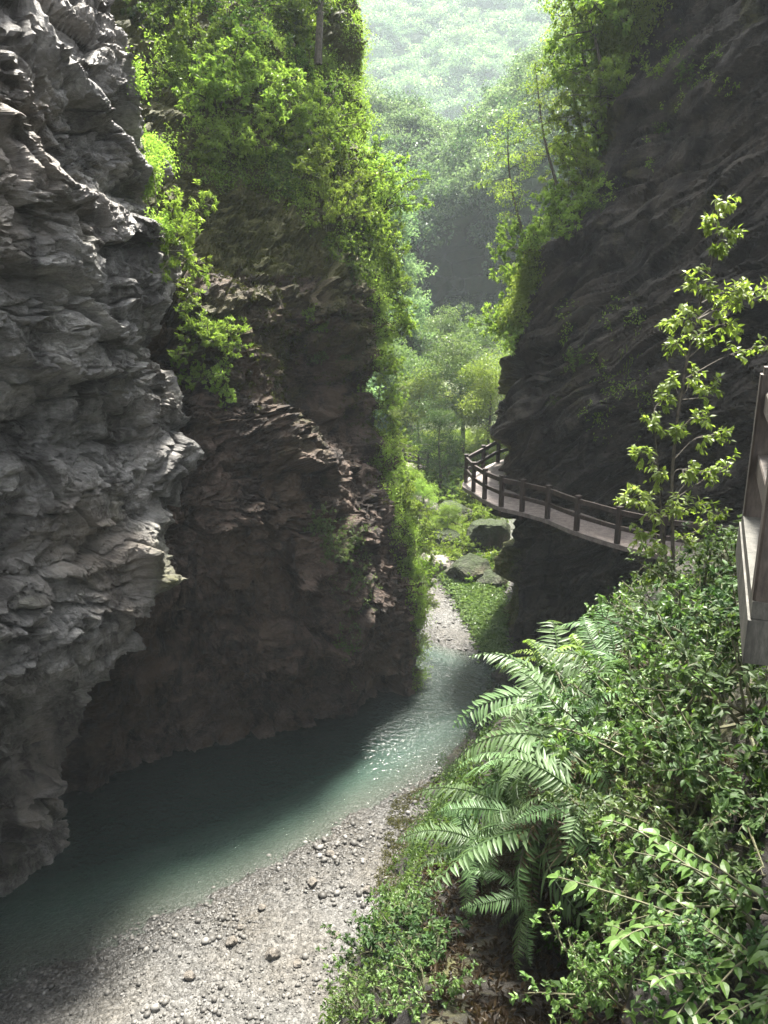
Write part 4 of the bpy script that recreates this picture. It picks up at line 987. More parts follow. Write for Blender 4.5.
cover("undergrowth", 'B', 3000, acc_poly([B_EDGE], f=lambda P, n: P[:, 1] > 28), 18, .09, .04, .3, 'bright', "green fringe along the far side of the mossy cliff", tint0=.1)
MOSSP = [(198, 185), (262, 195), (300, 230), (320, 300), (300, 330), (290, 400), (262, 420), (235, 400), (205, 330)]
cover("moss", 'B', 7000, acc_poly([MOSSP, [(330, 300), (378, 320), (384, 470), (370, 520), (355, 440), (300, 350)]], noise=(.9, -.1)), 7, .11, .03, .08, 'moss', "dry olive moss clinging to the brown cliff", droop=.6)
cover("undergrowth", 'B', 700, acc_poly([[(300, 500), (365, 520), (372, 600), (350, 690), (335, 640), (330, 560)]], noise=(1.0, .0)), 8, .1, .04, .12, 'pale', "small hanging tufts on the brown rock rib")
cover("undergrowth", 'A', 450, acc_poly([[(128, 20), (150, 60), (175, 140), (170, 235), (150, 225), (140, 130)]], noise=(.9, .08)), 14, .08, .035, .18, 'bright', "small plants in cracks along the grey cliff edge")
C_TOP = [(690, -60), (600, -60), (560, 50), (520, 180), (470, 290), (470, 380), (505, 352), (530, 300), (545, 235), (578, 170), (612, 100), (650, 0)]
cover("undergrowth", 'C', 6000, acc_poly([C_TOP], f=lambda P, n: P[:, 1] > 29.5), 13, .13, .065, .4, 'bright', "bright undergrowth along the sunlit rim of the dark cliff", tint0=.1)
cover("undergrowth", 'C', 1300, acc_poly([[(560, 250), (640, 300), (660, 420), (600, 460), (560, 380)], [(660, 40), (720, 0), (760, 60), (700, 110), (640, 190), (590, 210)]], noise=(.8, .1)), 9, .1, .045, .15, 'bright', "scattered tufts on ledges of the dark cliff")
cover("undergrowth", 'C', 800, acc_poly([[(485, 400), (520, 470), (640, 560), (640, 700), (480, 700)]], f=lambda P, n: (P[:, 1] > 31)), 6, .09, .04, .1, 'mid', "moss tufts on the sunlit back edge of the dark cliff")
cover("ground_cover", 'bank', 5000, lambda P, n: (lambda p: (P[:, 1] > 1.5) & inpoly(p, [(430, 640), (820, 480), (820, 1060), (640, 1060), (560, 1000), (580, 850), (520, 830), (420, 880), (380, 800)]) & (fbm(P * 1.1, 3, 403) > -.12))(proj(P)[0]), 9, .085, .04, .16, 'dark', "small leafy ground cover on the earth bank")
cover("ground_cover", 'bank', 1500, lambda P, n: (lambda p: inpoly(p, [(330, 1060), (330, 960), (380, 880), (400, 800), (470, 760), (520, 800), (430, 900), (460, 1060)]) & (P[:, 1] > 8))(proj(P)[0]), 8, .1, .045, .15, 'mid', "low weeds at the gravel edge of the bank")
cover("leaf_litter", 'bank', 1600, lambda P, n: (lambda p: inpoly(p, [(420, 860), (600, 860), (640, 1060), (430, 1060)]) & (P[:, 1] > 3))(proj(P)[0]), 5, .09, .035, .03, 'dry', "dead leaves and debris on the dark earth", tint0=-.3)
# silty moss and low green growth on the ground sheet
def cover_ground(name, count, poly, per, L, W, lift, mat, label, z0=.0, thr=-1, tint0=0.):
    pts = []
    poly_w = np.array([atz(px, py, .1)[:2] for px, py in poly]); lo, hi = poly_w.min(0), poly_w.max(0)
    while len(pts) < count:
        q = RNG.uniform(lo, hi, (count * 2, 2)); ok = inpoly(q, poly_w); q = q[ok]; Q3 = np.concatenate([q, np.zeros((len(q), 1))], 1)
        q = q[fbm(Q3 * .9, 3, 404) > thr]; pts += q.tolist()
    q = np.array(pts[:count]); z = ground_z(q[:, 0], q[:, 1]); P = np.repeat(np.column_stack([q, z]), per, 0); m = len(P)
    P = P + np.column_stack([RNG.normal(size=(m, 2)) * lift * .7, RNG.random(m) * lift]); s = RNG.uniform(.6, 1.3, m); g = Geo()
    add_leaves(g, P, rvec(m) * [1, 1, .4] + [0, 0, .35], rvec(m, .4) + [0, 0, 1], L * s, W * s, np.clip(.5 + tint0 + RNG.normal(size=m) * .18, 0, 1), False, .3)
    link(name, g.mesh(name, LM[mat]), kind='stuff', label=label)
cover_ground("ground_cover", 2600, [(446, 584), (468, 575), (496, 590), (502, 664), (492, 658), (480, 634), (464, 608)], 9, .2, .09, .4, 'pale', "low pale green plants beside the far gravel beach")
cover_ground("ground_cover", 1200, [(392, 800), (450, 770), (480, 790), (440, 850), (420, 900), (372, 900)], 6, .07, .022, .05, 'moss', "yellowish silty moss at the edge of the gravel", thr=-.05, tint0=.35)
cover_ground("ground_cover", 5000, [(385, 470), (500, 470), (500, 585), (470, 560), (440, 575), (400, 590), (392, 560)], 10, .2, .09, .3, 'bright', "bright low growth on the valley floor behind the beach", thr=-.1)

# ------------------------------------------------------------------ plant kinds
TB = [tpl_shrub("bright_shrub", 1.0, .9, 14, 13, 15, .10, .048, 'bright', .5) for _ in range(3)]
TM = [tpl_shrub("green_shrub", 1.0, .9, 14, 13, 15, .095, .042, 'mid', .6) for _ in range(2)]
TF = [tpl_shrub("feathery_shrub", 1.0, 1.0, 15, 14, 17, .09, .03, 'bright', .9) for _ in range(2)]
TP = [tpl_shrub("pale_shrub", 1.0, .8, 14, 12, 14, .1, .038, 'pale', .7) for _ in range(2)]
TH = [tpl_vine("hanging_creeper", 2.2, 9, .12, .07, 'bright', .4, .07) for _ in range(2)]
def on(keys, px, py, tpl, label, cat='shrub', group=None, scale=1.0, name='shrub', nup=.6, off=0.0):
    p, n_ = cast(px, py, keys)
    if p is None: print("MISS", label); return None
    up = unit(n_ * nup + np.array([0, 0, 1 - nup]))
    return plant(name, tpl, p + n_ * off, label, cat, group, up, scale * random.uniform(.93, 1.07))
GB = "shrubs on the mossy cliff"
ri = lambda L_: L_[random.randrange(len(L_))]
for px, py, s, T_, lb in [
    (165, 22, 1.5, TM, "dark green shrub at the top of the cleft beside the grey cliff"),
    (205, 12, 1.7, TB, "bushy shrub at the very top of the mossy cliff near the cleft"),
    (190, 50, 1.5, TB, "rounded light green shrub under the topmost shrub by the cleft"),
    (255, 10, 1.8, TM, "shrub at the top frame edge midway along the mossy cliff"),
    (290, 35, 1.8, TB, "large leafy shrub just left of the dark hanging tree"),
    (230, 55, 1.7, TM, "mid green shrub above the brightest leafy shrub"),
    (185, 95, 1.3, TB, "fresh green shrub above the bare grey slabs in the cleft"),
    (215, 105, 1.7, TB, "brightest leafy shrub in the middle of the green slope"),
    (258, 95, 1.7, TB, "wide yellow green shrub in the centre of the cliff top"),
    (300, 85, 1.7, TM, "shaded green shrub beneath the hanging tree"),
    (235, 145, 1.5, TB, "yellow green shrub at the lower edge of the slope by bare rock"),
    (275, 140, 1.6, TB, "leafy shrub right of the yellow green shrub above the moss"),
    (315, 130, 1.6, TF, "soft feathery shrub below the dark hanging tree"),
    (345, 140, 1.5, TF, "feathery shrub on the skyline under the tree tip"),
    (370, 175, 1.5, TF, "feathery shrub on the cliff skyline, highest of the rounded clumps"),
    (380, 205, 1.5, TF, "rounded clump bulging farthest over the misty gap"),
    (345, 185, 1.5, TB, "light green clump set back behind the bulging skyline clump"),
    (305, 175, 1.4, TB, "shrub just above the upper rim of the olive moss patch"),
    (268, 178, 1.1, TM, "small shrub overhanging the olive moss patch"),
    (330, 220, 1.4, TF, "drooping shrub over the dark hollow in the brown cliff"),
    (362, 235, 1.4, TB, "yellow green shrub lower on the skyline above the nose"),
    (352, 265, 1.0, TM, "small shrub at the brow of the dark hollow"),
    (378, 265, 1.2, TF, "feathery shrub on the skyline beside the dark hollow"),
    (382, 310, 1.0, TF, "sunlit shrub on the cliff edge level with the dark hollow"),
    (196, 150, .7, TB, "little shrub among the bare grey slabs in the cleft")]:
    on(['B', 'A'], px, py, ri(T_), lb, group=GB, scale=s)
for px, py, s, T_, lb in [
    (166, 245, 1.15, TF, "topmost of the yellow green plants hanging in the cleft"),
    (178, 280, 1.2, TF, "second plant down in the hanging green strip by grey rock"),
    (192, 315, 1.15, TB, "third plant down in the hanging green strip by grey rock"),
    (206, 345, 1.1, TF, "fourth plant down in the hanging green strip, widest of it"),
    (214, 378, .95, TB, "lowest leafy plant at the tip of the hanging strip")]:
    on(['B', 'A'], px, py, ri(T_), lb, group="plants hanging in the cleft", scale=s, nup=.8)
on(['B'], 195, 385, TH[0], "dark trailing creeper under the green strip in the cleft", 'creeper', None, .5, 'creeper', .0)
for px, py, s, T_, lb in [(310, 312, .38, TB, "tiny fresh green plant alone on the dark hollow wall"), (318, 326, .3, TB, "smaller tiny plant just under the lone green plant"),
    (345, 358, .4, TM, "small round plant at the right edge of the dark hollow ledge"), (318, 352, .45, TP, "dull tufted plant on the ledge of the dark hollow"),
    (318, 520, .6, TP, "pale shrub at the upper end of the brown rock rib"), (335, 545, .75, TP, "biggest pale shrub on the brown rock rib"),
    (352, 575, .6, TP, "pale shrub drooping at the lower end of the rock rib"), (345, 648, .4, TM, "small tuft hanging above the pool on brown rock")]:
    on(['B'], px, py, ri(T_), lb, scale=s, nup=.75)
def nose(py):
    for px in range(460, 330, -2):
        p, n_ = cast(px, py, ['B'])
        if p is not None and p[1] < 36: return p, n_
    return cast(370, py, ['B'])
for py, s, lb in [(290, 1.2, "sunlit shrub on the nose edge just above the dark hollow's brow"), (330, 1.1, "shrub on the nose edge beside the dark hollow"), (368, 1.1, "sunlit shrub on the nose edge below the dark hollow"), (405, 1.0, "bright shrub on the nose edge level with the broad valley tree"),
    (440, 1.0, "sunlit shrub halfway down the nose edge"), (478, 1.1, "bright shrub at the nose edge level with the walkway rail"), (512, 1.1, "wide bright shrub at the nose edge below walkway level"),
    (545, 1.0, "bright shrub spilling over the lower nose edge"), (575, .8, "shrub low on the nose edge above the beach"), (605, .6, "small shrub low on the nose edge beside the beach"), (645, .45, "lowest small tuft on the nose edge above the pool")]:
    p, n_ = nose(py); plant("shrub", ri(TF if s < 1.05 else TB), p + np.array([.1, .5, -.1]), lb, 'shrub', "shrubs along the cliff nose", unit(np.array([.75, -.1, .6])), s)
def rim(py, x0=460):
    for px in range(x0, 768, 2):
        p, n_ = cast(px, py, ['C'])
        if p is not None: return p, n_
GC = "shrubs on the rim of the dark cliff"
for px, py, s, T_, lb in [(640, -5, 1.4, TB, "topmost shrub on the sunlit rim of the dark cliff"), (622, 25, 1.3, TB, "shrub on the dark cliff rim right of the slender trees"),
    (606, 60, 1.3, TB, "yellow green shrub on the rim level with the tree crowns"), (594, 95, 1.2, TF, "feathery shrub on the rim beside the tree trunks"),
    (580, 128, 1.2, TB, "leafy shrub on the rim at the foot of the tree trunks"), (566, 165, 1.2, TB, "shrub on the rim just below the tree feet"),
    (552, 195, 1.1, TF, "feathery shrub midway down the sunlit rim"), (540, 225, 1.1, TB, "light shrub on the rim above the overhanging clump"),
    (526, 255, 1.0, TB, "dense shrub on the rim where the rock turns vertical"), (515, 285, .9, TF, "loose shrub over the dark rock edge, above the lowest clump"),
    (505, 335, 1.05, TB, "lowest big clump overhanging the dark cliff edge"), (520, 342, .8, TB, "clump tucked right against the lowest overhanging clump")]:
    p, n_ = rim(py)
    plant("shrub", ri(T_), p + np.array([.15, .2, 0]), lb, 'shrub', GC, unit(np.array([-.45, -.3, .8])), s * 1.6 * random.uniform(.95, 1.05))
for px, py, s, T_, lb in [(688, 72, .45, TM, "small tuft high on the dark rock face"), (606, 75, .5, TB, "leafy tuft on the dark face beside the rim"), (665, 128, .35, TM, "thin tuft on a slanting pale ledge"),
    (597, 210, .4, TM, "tuft on the dark face right of the rim"), (575, 360, .4, TM, "tuft on a ledge above the walkway"), (555, 400, .3, TM, "little tuft low over the walkway rock")]:
    on(['C'], px, py, ri(T_), lb, scale=s, nup=.7)
for px, py, s, lb in [(612, 55, 1.1, "long thin creeper dangling down the dark cliff beside the rim"), (626, 350, .9, "hanging creeper strip in the middle of the dark cliff"), (640, 330, .8, "second hanging creeper just beside the cliff creeper strip")]:
    p, n_ = cast(px, py, ['C'])
    if p is not None: plant("creeper", ri(TH), p + n_ * .15, lb, 'creeper', None, (0, 0, 1), (s * .5, s * .5, s), math.atan2(n_[1], n_[0]) - math.pi / 2)

# trees on the rims and in the valley
def tree(px, py, Y, tpl, label, scale=1.0, name='tree', group=None, p=None):
    q = np.array(at(px, py, Y)) if p is None else p
    return plant(name, tpl, q, label, 'tree', group, (0, 0, 1), scale)
slim = [tpl_tree("slender_tree", 7.5, 1.7, .09, 13, 160, .12, .06, 'bright', (-.05 + .05 * k, .03), .35, .5, 4, .45, .4) for k in range(2)]
for k, (py, lb, s) in enumerate([(132, "tallest slender tree with a bare dark trunk on the rim", 1.0), (165, "thin slender tree left of the tallest rim tree", .85), (104, "slender tree right of the tallest rim tree", .8),
                             (212, "small airy tree lower on the rim", .75), (262, "airy tree leaning out over the misty gap", .7)]):
    p, n_ = rim(py); plant("tree", slim[k % 2], p + np.array([.0, .4, -.1]), lb, 'tree', "slender trees on the rim", (-.3, 0, 1), s * 1.1)
hang = tpl_tree("hanging_tree", 7, 2.6, .16, 16, 200, .12, .055, 'mid', (.22, -.05), .25, .6, 5, .9, .6)
tree(318, 60, 33.5, hang, "dark green tree hanging over the skyline above the mossy cliff", 1.0)
tree(270, -30, 33, hang, "dark tree at the top of the mossy cliff, partly out of view", .9)
vt = [tpl_tree("broad_tree", 7, 3.4, .16, 17, 240, .17, .09, 'pale', (0.02, 0), .3, .9, 5, .7, .3, .5), tpl_tree("dense_tree", 7, 2.6, .16, 17, 240, .16, .075, 'dark', (0, 0), .25, .8, 5, .75, .3, .5), tpl_tree("light_tree", 7, 2.8, .14, 17, 240, .16, .075, 'bright', (.02, 0), .25, .8, 5, .75, .3, .5)]
for px, py, Y, k, s, lb in [(462, 452, 64, 0, 1.35, "broad pale crowned tree in the middle of the valley"), (440, 492, 55, 1, .85, "dark green bushy tree in front of the broad pale tree"),
    (488, 440, 60, 2, 1.2, "light green tree behind the walkway bend"), (418, 455, 66, 2, 1.0, "yellow green tree left of the broad pale tree"), (437, 400, 86, 0, 1.3, "pale tree farther up the valley under the dark hollow"),
    (470, 395, 84, 0, 1.2, "pale rounded tree right of the farther pale tree"), (398, 425, 70, 0, 1.2, "pale tree at the foot of the wooded valley side"), (505, 420, 66, 2, 1.2, "bright tree half hidden by the dark cliff edge"),
    (423, 530, 49, 2, .45, "small bright tree by the boulders behind the beach"), (408, 500, 50, 2, .55, "slim bright tree below the footbridge"), (447, 545, 46.5, 2, .35, "small bushy tree growing above the mossy boulder")]:
    p = np.array(at(px, py, Y)); g_ = float(ground_z(p[0], p[1])); s *= max(1., (p[2] - g_ + 2.5) / (7 * s)); p[2] = g_; tree(px, py, Y, vt[k], lb, s, p=p)
for px, py, s, T_, lb in [(400, 500, 2.0, TB, "sunlit bush under the near end of the footbridge"), (415, 485, 2.2, TM, "green bush right under the footbridge"), (432, 512, 1.8, TB, "light bush between the footbridge and the dark bushy tree"),
    (452, 498, 2.2, TM, "dark bush at the foot of the dark bushy tree"), (475, 508, 2.0, TB, "bright bush just left of the walkway bend"), (487, 525, 1.4, TB, "bush under the walkway bend by the pale boulder"),
    (425, 538, 1.5, TM, "bush above the grey valley boulder"), (442, 532, 1.5, TB, "bush growing between the mossy boulders"), (405, 560, 1.3, TB, "bush where the green fringe meets the valley floor"),
    (472, 588, .9, TB, "bush growing in front of the biggest boulder"), (484, 570, 1.0, TM, "bush between the biggest boulder and the dark cliff"), (452, 582, .8, TP, "pale bush left of the biggest boulder"), (430, 570, .9, TB, "bright bush at the head of the gravel beach"), (490, 600, .7, TP, "pale bush at the dark cliff foot by the beach"),
    (418, 562, 1.0, TF, "feathery bush at the upper end of the beach"), (460, 553, 1.2, TB, "bush on the back of the biggest boulder"), (445, 478, 2.6, TM, "large green bush behind the dark bushy tree"),
    (408, 470, 2.6, TB, "large bright bush left of the footbridge end"), (480, 480, 2.4, TM, "large green bush behind the walkway railing")]:
    p = ground_hit(px, py); plant("bush", ri(T_), p, lb, 'bush', "bushes on the valley floor", (0, 0, 1), s)

# ------------------------------------------------------------------ plants of the near bank
FR = [tpl_frond("fern_frond", 1.0, 23, .2, .031, 'fern', a, False, e) for a, e in ((.7, .8), (.9, 1.0), (.5, .6), (1.1, .9))]
FB = [tpl_frond("lacy_fern_frond", 1.0, 36, .17, .021, 'fern', a, False, e) for a, e in ((.7, .8), (.9, 1.0), (.5, .55))]
FN = [tpl_frond("young_fern_frond", 1.0, 26, .1, .03, 'bright', a, False, e) for a, e in ((.8, 1.2), (1.3, 1.3))]
def fern(px, py, tpls, nf, length, label, yaw0=None, span=6.28, up=.5, off=0.03):
    p, n_ = cast(px, py, ['bank'])
    if p is None: print("MISS fern", label); return
    r = bpy.data.objects.new("fern", None); COL.objects.link(r); r.location = p + n_ * off
    u = unit(n_ * up + np.array([0, 0, 1 - up])); r.rotation_mode = 'QUATERNION'; r.rotation_quaternion = quat_up(u, 0)
    r['label'] = label; r['category'] = 'fern'; r['group'] = "ferns on the bank"
    inv = r.rotation_quaternion.to_matrix().inverted()
    for k in range(nf):
        a = (yaw0 if yaw0 is not None else 0) + (k + .5) / nf * span - span / 2 + random.uniform(-.2, .2)
        dl = inv @ Vector((math.cos(a), math.sin(a), 0)); al = math.atan2(dl.y, dl.x)
        f = link("frond", tpls[random.randrange(len(tpls))], r); f.rotation_euler = (random.uniform(-.55, .55), random.uniform(-.4, .4), al + random.uniform(-.3, .3)); f.scale = (length * random.uniform(.6, 1.15),) * 3
LFT = math.pi  # yaw towards -x
for px, py, T_, nf, ln, lb, yaw, sp_ in [
    (560, 705, FR, 8, 1.7, "large fern arching over the pool from the bank crest", LFT, 3.6),
    (590, 730, FR, 7, 1.6, "fern with broad pale fronds behind the crest fern", LFT + .5, 3.4),
    (545, 775, FR, 8, 1.6, "fern whose fronds reach left across the bright water", LFT + .1, 3.2),
    (525, 815, FB, 8, 1.6, "lacy fern drooping over the gravel edge", LFT + .2, 3.2),
    (560, 830, FR, 8, 1.5, "fern with silvery fronds above the dark earth hollow", LFT + .6, 3.4),
    (490, 850, FB, 7, 1.3, "long hanging lacy fern lowest over the gravel", LFT + .3, 2.6),
    (600, 790, FB, 7, 1.3, "lacy fern beside the leafy tangle of the bank", LFT + .8, 4.0),
    (540, 900, FB, 5, 1.0, "dark shaded fern inside the earth hollow", LFT + .9, 2.4),
    (620, 690, FB, 7, 1.3, "lacy fern on the crest behind the tall young fronds", LFT - .2, 5.0),
    (640, 650, FB, 7, 1.3, "pale lacy fern highest on the bank, before the sapling", LFT, 5.5),
    (665, 710, FB, 6, 1.1, "fern half buried in the leafy tangle below the platform", LFT + .7, 4.5),
    (615, 725, FR, 7, 1.3, "silvery fern rising out of the bushes behind the big ferns", LFT + .3, 4.5), (585, 775, FR, 7, 1.3, "fern in the middle of the fern bed", LFT, 4.0), (645, 705, FB, 6, 1.2, "lacy fern rising between the tangle bushes", LFT + .2, 5.0), (605, 825, FR, 6, 1.1, "fern at the right border of the dark hollow", LFT + .6, 3.6),
    (700, 640, FB, 6, 1.2, "fern at the foot of the sapling", LFT + .4, 5.0)]:
    fern(px, py, T_, nf, ln, lb, yaw, sp_, .5, .3 if 'bushes' in lb or 'middle' in lb or 'border' in lb else .03)
fern(600, 680, FN, 4, 1.5, "young fern with curled yellowish fronds against the dark rock", LFT + .1, 2.6, .2)
fern(560, 690, FN, 3, 1.2, "thin young fern poking up at the tip of the crest", LFT - .1, 2.0, .2)

TL = [tpl_shrub("leafy_bush", 1.0, 1.0, 13, 12, 10, .1, .048, 'dark', .6, True) for _ in range(2)]
TL2 = [tpl_shrub("light_leafy_bush", 1.0, 1.0, 13, 12, 10, .085, .04, 'mid', .6, True) for _ in range(2)]
TLB = [tpl_shrub("fresh_leafy_bush", 1.0, 1.0, 12, 11, 10, .085, .042, 'mid', .5, True) for _ in range(2)]
TV = [tpl_vine("bank_creeper", 2.0, 7, .08, .055, 'mid', .5, .06), tpl_vine("dark_creeper", 2.0, 7, .08, .05, 'dark', .5, .06)]
GK = "leafy bushes on the bank"
for px, py, s, T_, lb in [
    (745, 600, .8, TL, "bush directly behind the platform edge"), (705, 610, .8, TL2, "bush on the crest below the sapling trunk"), (730, 570, .6, TL2, "fresh bush highest on the crest beside the platform post"),
    (735, 650, .8, TL, "dark bush under the platform slab"), (690, 660, .8, TL2, "leafy bush left of the dark bush under the slab"), (655, 620, .7, TL2, "fresh green bush at the crest beside the pale lacy fern"),
    (700, 705, .8, TL2, "light bush in the middle of the tangle below the platform"), (650, 735, .8, TL2, "bush with upright stems in the centre of the bank"), (745, 720, .7, TL, "bush at the frame edge below the platform"),
    (610, 750, .7, TL, "dark bush between the big ferns and the tangle"), (690, 770, .75, TL2, "twiggy bush under the light tangle bush"), (740, 790, .65, TL, "dark leafy bush above the broad leaved plant"),
    (640, 810, .7, TLB, "yellow green bush at the edge of the dark hollow"), (685, 840, .6, TL2, "sunlit small leaved bush in the lower bank"), (625, 850, .5, TL2, "bush overhanging the dark earth hollow"),
    (650, 895, .55, TL2, "scrambling bush above the white flowers"), (620, 925, .4, TL2, "low bush on dark soil left of the white flowers"), (600, 1000, .35, TLB, "small fresh plant on dark soil at the lower edge"),
    (710, 900, .5, TL, "bush just left of the broad leaved plant"), (620, 1005, .45, TLB, "bright low plant at the bottom edge of the picture"), (655, 950, .4, TL2, "small bush beneath the scrambling bush"), (725, 1000, .4, TL, "small dark bush at the bottom right corner")]:
    on(['bank'], px, py, ri(T_), lb, 'bush', GK, s, 'bush', .45)
for px, py, s, T_, lb in [(400, 920, 0.62, TL2, "green weed clump highest of the cluster on the gravel edge"), (375, 955, 0.62, TL, "dark weed clump sticking out farthest over the gravel"), (415, 965, 0.68, TL, "bushy weed clump in the middle of the gravel edge cluster"),
    (390, 1000, 0.62, TLB, "fresh green weed clump at the bottom of the cluster"), (425, 1005, .5, TL2, "weed clump beside the dark soil at the bottom"), (425, 915, .4, TL, "weed clump under the hanging lacy fern"), (360, 1015, 0.5, TL2, "lowest weed clump at the bottom edge by the gravel")]:
    on(['bank'], px, py, ri(T_), lb, 'weeds', "weed clumps at the gravel edge", s, 'weed_clump', .15)
for px, py, s, k, lb in [(670, 690, .8, 0, "creeper trailing down the centre of the bank"), (720, 740, .8, 1, "dark creeper hanging below the platform bushes"), (640, 770, .7, 1, "dark creeper draped between ferns and bushes"), (670, 870, .6, 0, "light creeper hanging in front of the hollow's edge")]:
    p, n_ = cast(px, py, ['bank'])
    if p is not None: plant("creeper", TV[k], p + n_ * .35, lb, 'creeper', "creepers on the bank", (0, 0, 1), s, math.atan2(n_[1], n_[0]) - math.pi / 2)
TD = tpl_shrub("dry_bush", 1.0, 1.0, 14, 10, 4, .08, .03, 'dry', 1.0)
for px, py, s, lb in [(655, 690, .7, "dry brown twig tangle between the lacy ferns and the light bush"), (665, 780, .6, "dry brown twig tangle in the centre of the bank"), (700, 815, .5, "dry twigs above the broad leaved plants"), (590, 800, .6, "dead fern tangle under the big fern fronds")]:
    on(['bank'], px, py, TD, lb, 'dead bush', "dry tangles on the bank", s, 'dead_bush', .4)
FD = [tpl_frond("dead_fern_frond", 1.0, 20, .14, .02, 'dry', 1.5, False, .5)]
fern(575, 800, FD, 4, 1.2, "dead brown fern fronds hanging below the silvery fern", LFT + .2, 2.4)
fern(535, 860, FD, 3, 1.0, "withered fern hanging at the top of the dark hollow", LFT + .4, 1.6)
TG = [tpl_grass("grass_blades", 70, .8, 'mid'), tpl_grass("dry_grass_blades", 60, .9, 'dry')]
for px, py, s, k, lb in [(575, 760, 1.0, 1, "dry grass tuft among the big ferns"), (530, 740, .9, 0, "green grass tuft on the pool side of the crest"), (595, 840, .9, 1, "dry grass tuft above the dark hollow"), (480, 800, .8, 0, "grass tuft low by the gravel edge")]:
    on(['bank'], px, py, TG[k], lb, 'grass tuft', "grass tufts on the bank", s, 'grass_tuft', .4)

# broad leaved plant in the lower right corner: opposite leaves on arching stems
st, fo = Geo(), Geo(); P, D, NN, T = [], [], [], []
for s in range(13):
    a = math.pi + RNG.uniform(-1.3, 1.3); c = curve([RNG.normal() * .1, RNG.normal() * .1, 0], [math.cos(a), math.sin(a), RNG.uniform(.4, 1.5)], RNG.uniform(.6, 1.0), 9, .8, .15)
    tube(st, c, np.linspace(.009, .004, 9), 5)
    for k in range(2, 9):
        td = unit(c[k] - c[k - 1]); sd = unit(np.cross(td, [0, 0, 1.0])); 
        for q in (-1, 1):
            P.append(c[k]); D.append(sd * q + td * .6 + [0, 0, .05]); NN.append(np.array([0, 0, 1.0]) + RNG.normal(size=3) * .2); T.append(.5 + RNG.normal() * .15)
    P.append(c[8]); D.append(c[8] - c[7]); NN.append([0, 0, 1.]); T.append(.7)
sc = RNG.uniform(.6, 1.15, len(P)); add_leaves(fo, P, D, NN, .1 * sc, .05 * sc, np.clip(T, 0, 1), True, .3)
HB = dict(stem=st.mesh("broad_leaf_stems", TWIG), foliage=fo.mesh("broad_leaf_foliage", LM['mid']))
on(['bank'], 775, 925, HB, "plant with broad pale green leaves in the lower right corner", 'plant', None, 1.0, 'broad_leaved_plant', .4)
on(['bank'], 770, 985, HB, "second broad leaved plant lowest at the right edge", 'plant', None, .7, 'broad_leaved_plant', .4)
# white flower heads on thin stalks
for px, py, lb in [(684, 972, "white fluffy flower head on a thin stalk, upper of the pair"), (694, 984, "smaller white flower head just below the upper flower")]:
    p, n_ = cast(px, py + 14, ['bank']); g = Geo(); tip = p + n_ * .12 + [0, 0, .12]; tube(g, [p - n_ * .02, p + n_ * .06 + [0, 0, .05], tip], [.004, .003, .002], 4)
    r = bpy.data.objects.new("flower", None); COL.objects.link(r); r.location = p; r['label'] = lb; r['category'] = 'flower'
    add_part("stem", g, TWIG, r); g = Geo(); v = unit(rvec(70)); add_leaves(g, tip + v * .004, v, rvec(70), .022, .009, .5, False, .1)
    if 'M_PETAL' not in globals():
        M_PETAL, nt, out = new_mat("white_petal"); b = N(nt, 'ShaderNodeBsdfPrincipled', in_Roughness=.6); b.inputs['Base Color'].default_value = (.8, .8, .78, 1); nt.links.new(b.outputs[0], out.inputs[0])
    add_part("petals", g, M_PETAL, r)

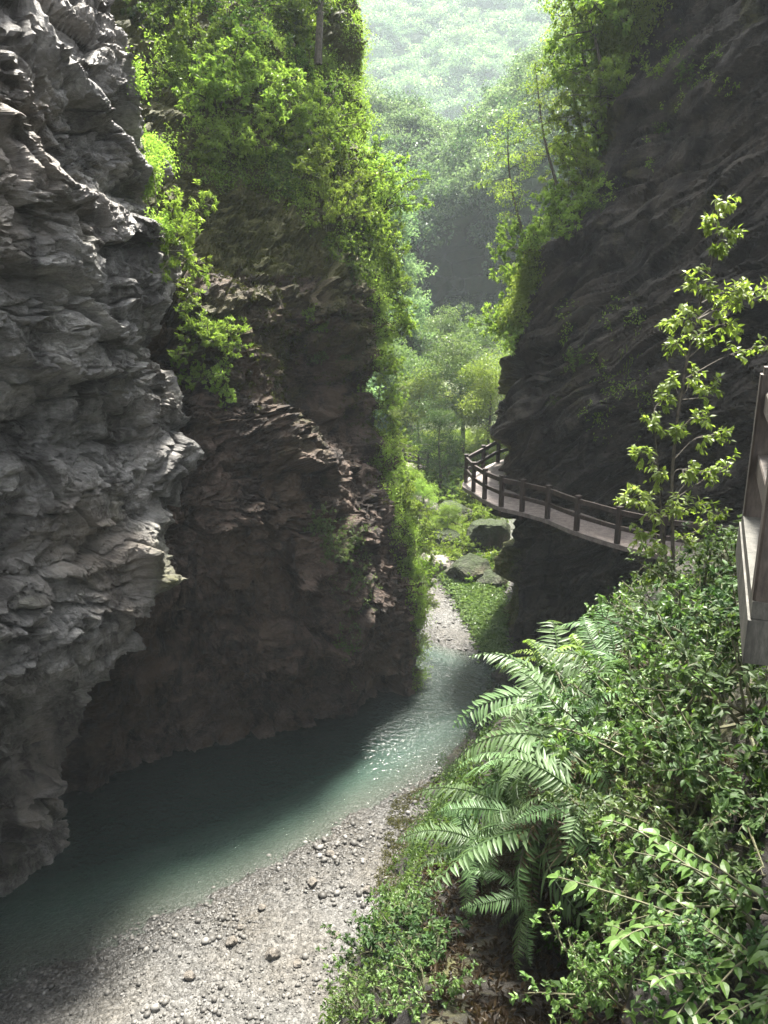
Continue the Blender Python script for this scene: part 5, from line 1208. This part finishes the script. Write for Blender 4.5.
# sapling in front of the shaded cliff
base, n_ = cast(672, 600, ['bank']); base = np.array(base); YS = base[1]
tk, fo = Geo(), Geo(); rel = lambda px, py, dy=0.: np.array(at(px, py, YS + dy)) - base
stemA = catmull(np.array([[0, 0, -.1], rel(673, 560), rel(672, 480, .1), rel(680, 400, .1), rel(696, 320, .1), rel(712, 260, .1), rel(722, 205, .1)]), [4] * 6)
stemB = catmull(np.array([[.03, .03, -.1], rel(666, 560, .1), rel(660, 500, .25), rel(655, 430, .3), rel(650, 380, .3)]), [4] * 4)
tube(tk, stemA, np.linspace(.032, .006, len(stemA)), 7); tube(tk, stemB, np.linspace(.022, .005, len(stemB)), 6)
tips = [(722, 205, 0, .17, .8), (714, 225, .1, .15, .7), (728, 232, -.1, .15, .6), (718, 250, 0, .1, .4), (695, 281, 0, .16, .7), (740, 290, .2, .2, .75), (762, 296, .3, .22, .8), (775, 285, .4, .22, .7), (728, 300, .1, .18, .6), (712, 285, -.2, .15, .6),
        (668, 318, .1, .2, .7), (690, 318, -.2, .22, .75), (700, 345, 0, .2, .6), (676, 345, .2, .18, .55), (735, 325, .3, .2, .6), (770, 345, .5, .18, .5), (690, 375, .2, .2, .6), (712, 385, -.1, .17, .5), (705, 420, .1, .2, .5), (725, 435, .2, .2, .55), (655, 425, .1, .16, .6),
        (640, 452, .2, .16, .6), (680, 430, -.2, .16, .45), (690, 470, .1, .22, .6), (715, 470, .2, .2, .55), (735, 462, .3, .18, .5), (660, 475, 0, .2, .7), (636, 495, -.1, .2, .8), (622, 500, -.2, .17, .8), (650, 510, -.3, .22, .75), (675, 505, -.2, .2, .6), (700, 505, 0, .2, .55),
        (722, 510, .2, .2, .5), (640, 530, -.2, .18, .65), (660, 545, -.3, .2, .5), (695, 540, .1, .2, .45), (650, 575, -.1, .18, .45), (685, 580, 0, .2, .4), (665, 400, .3, .16, .5), (670, 375, .3, .14, .6)]
P, D, NN, T = [], [], [], []
for px, py, dy, r, tt in tips:
    e = rel(px, py, dy * 1.4); S_ = stemA if px > 668 or py < 370 else stemB
    zc = np.abs(S_[:, 2] - (e[2] - .25 * np.linalg.norm(e[:2] - S_[-1][:2]) - .15)); b = S_[np.argmin(zc)]
    c = catmull(np.array([b, (b + e) / 2 + [0, 0, .06] + RNG.normal(size=3) * .05, e]), [4, 4]); tube(tk, c, np.linspace(.008, .003, 9), 4)
    for k in range(9):
        f = RNG.uniform(.55, 1.0); p0 = c[int(f * 8)]; td = unit(unit(c[-1] - c[3]) + RNG.normal(size=3) * .8 + [0, 0, .1]); tw = curve(p0, td, r * RNG.uniform(.7, 1.4), 5, .5, .2); tube(tk, tw, [.004, .0035, .003, .0025, .002], 3)
        for j in range(11):
            q = RNG.uniform(.25, 1); i0 = min(int(q * 4), 3); pp_ = tw[i0] + (tw[i0 + 1] - tw[i0]) * (q * 4 - i0); tdir = unit(tw[i0 + 1] - tw[i0])
            P.append(pp_); D.append(unit(np.cross(tdir, RNG.normal(size=3))) * .8 + tdir * .5 + [0, 0, -.25]); NN.append([0, 0, 1.] + RNG.normal(size=3) * .4); T.append(tt - .05 + RNG.normal() * .13)
sc = RNG.uniform(.6, 1.2, len(P)); add_leaves(fo, P, D, NN, .088 * sc, .04 * sc, np.clip(T, 0, 1), True, .3)
sap = bpy.data.objects.new("sapling", None); COL.objects.link(sap); sap.location = base; sap['label'] = "slender sapling with airy bright leaves before the shaded cliff"; sap['category'] = "tree"
link("trunk", tk.mesh("sapling_trunk", BARK), sap); link("crown", fo.mesh("sapling_crown", LM['bright']), sap)
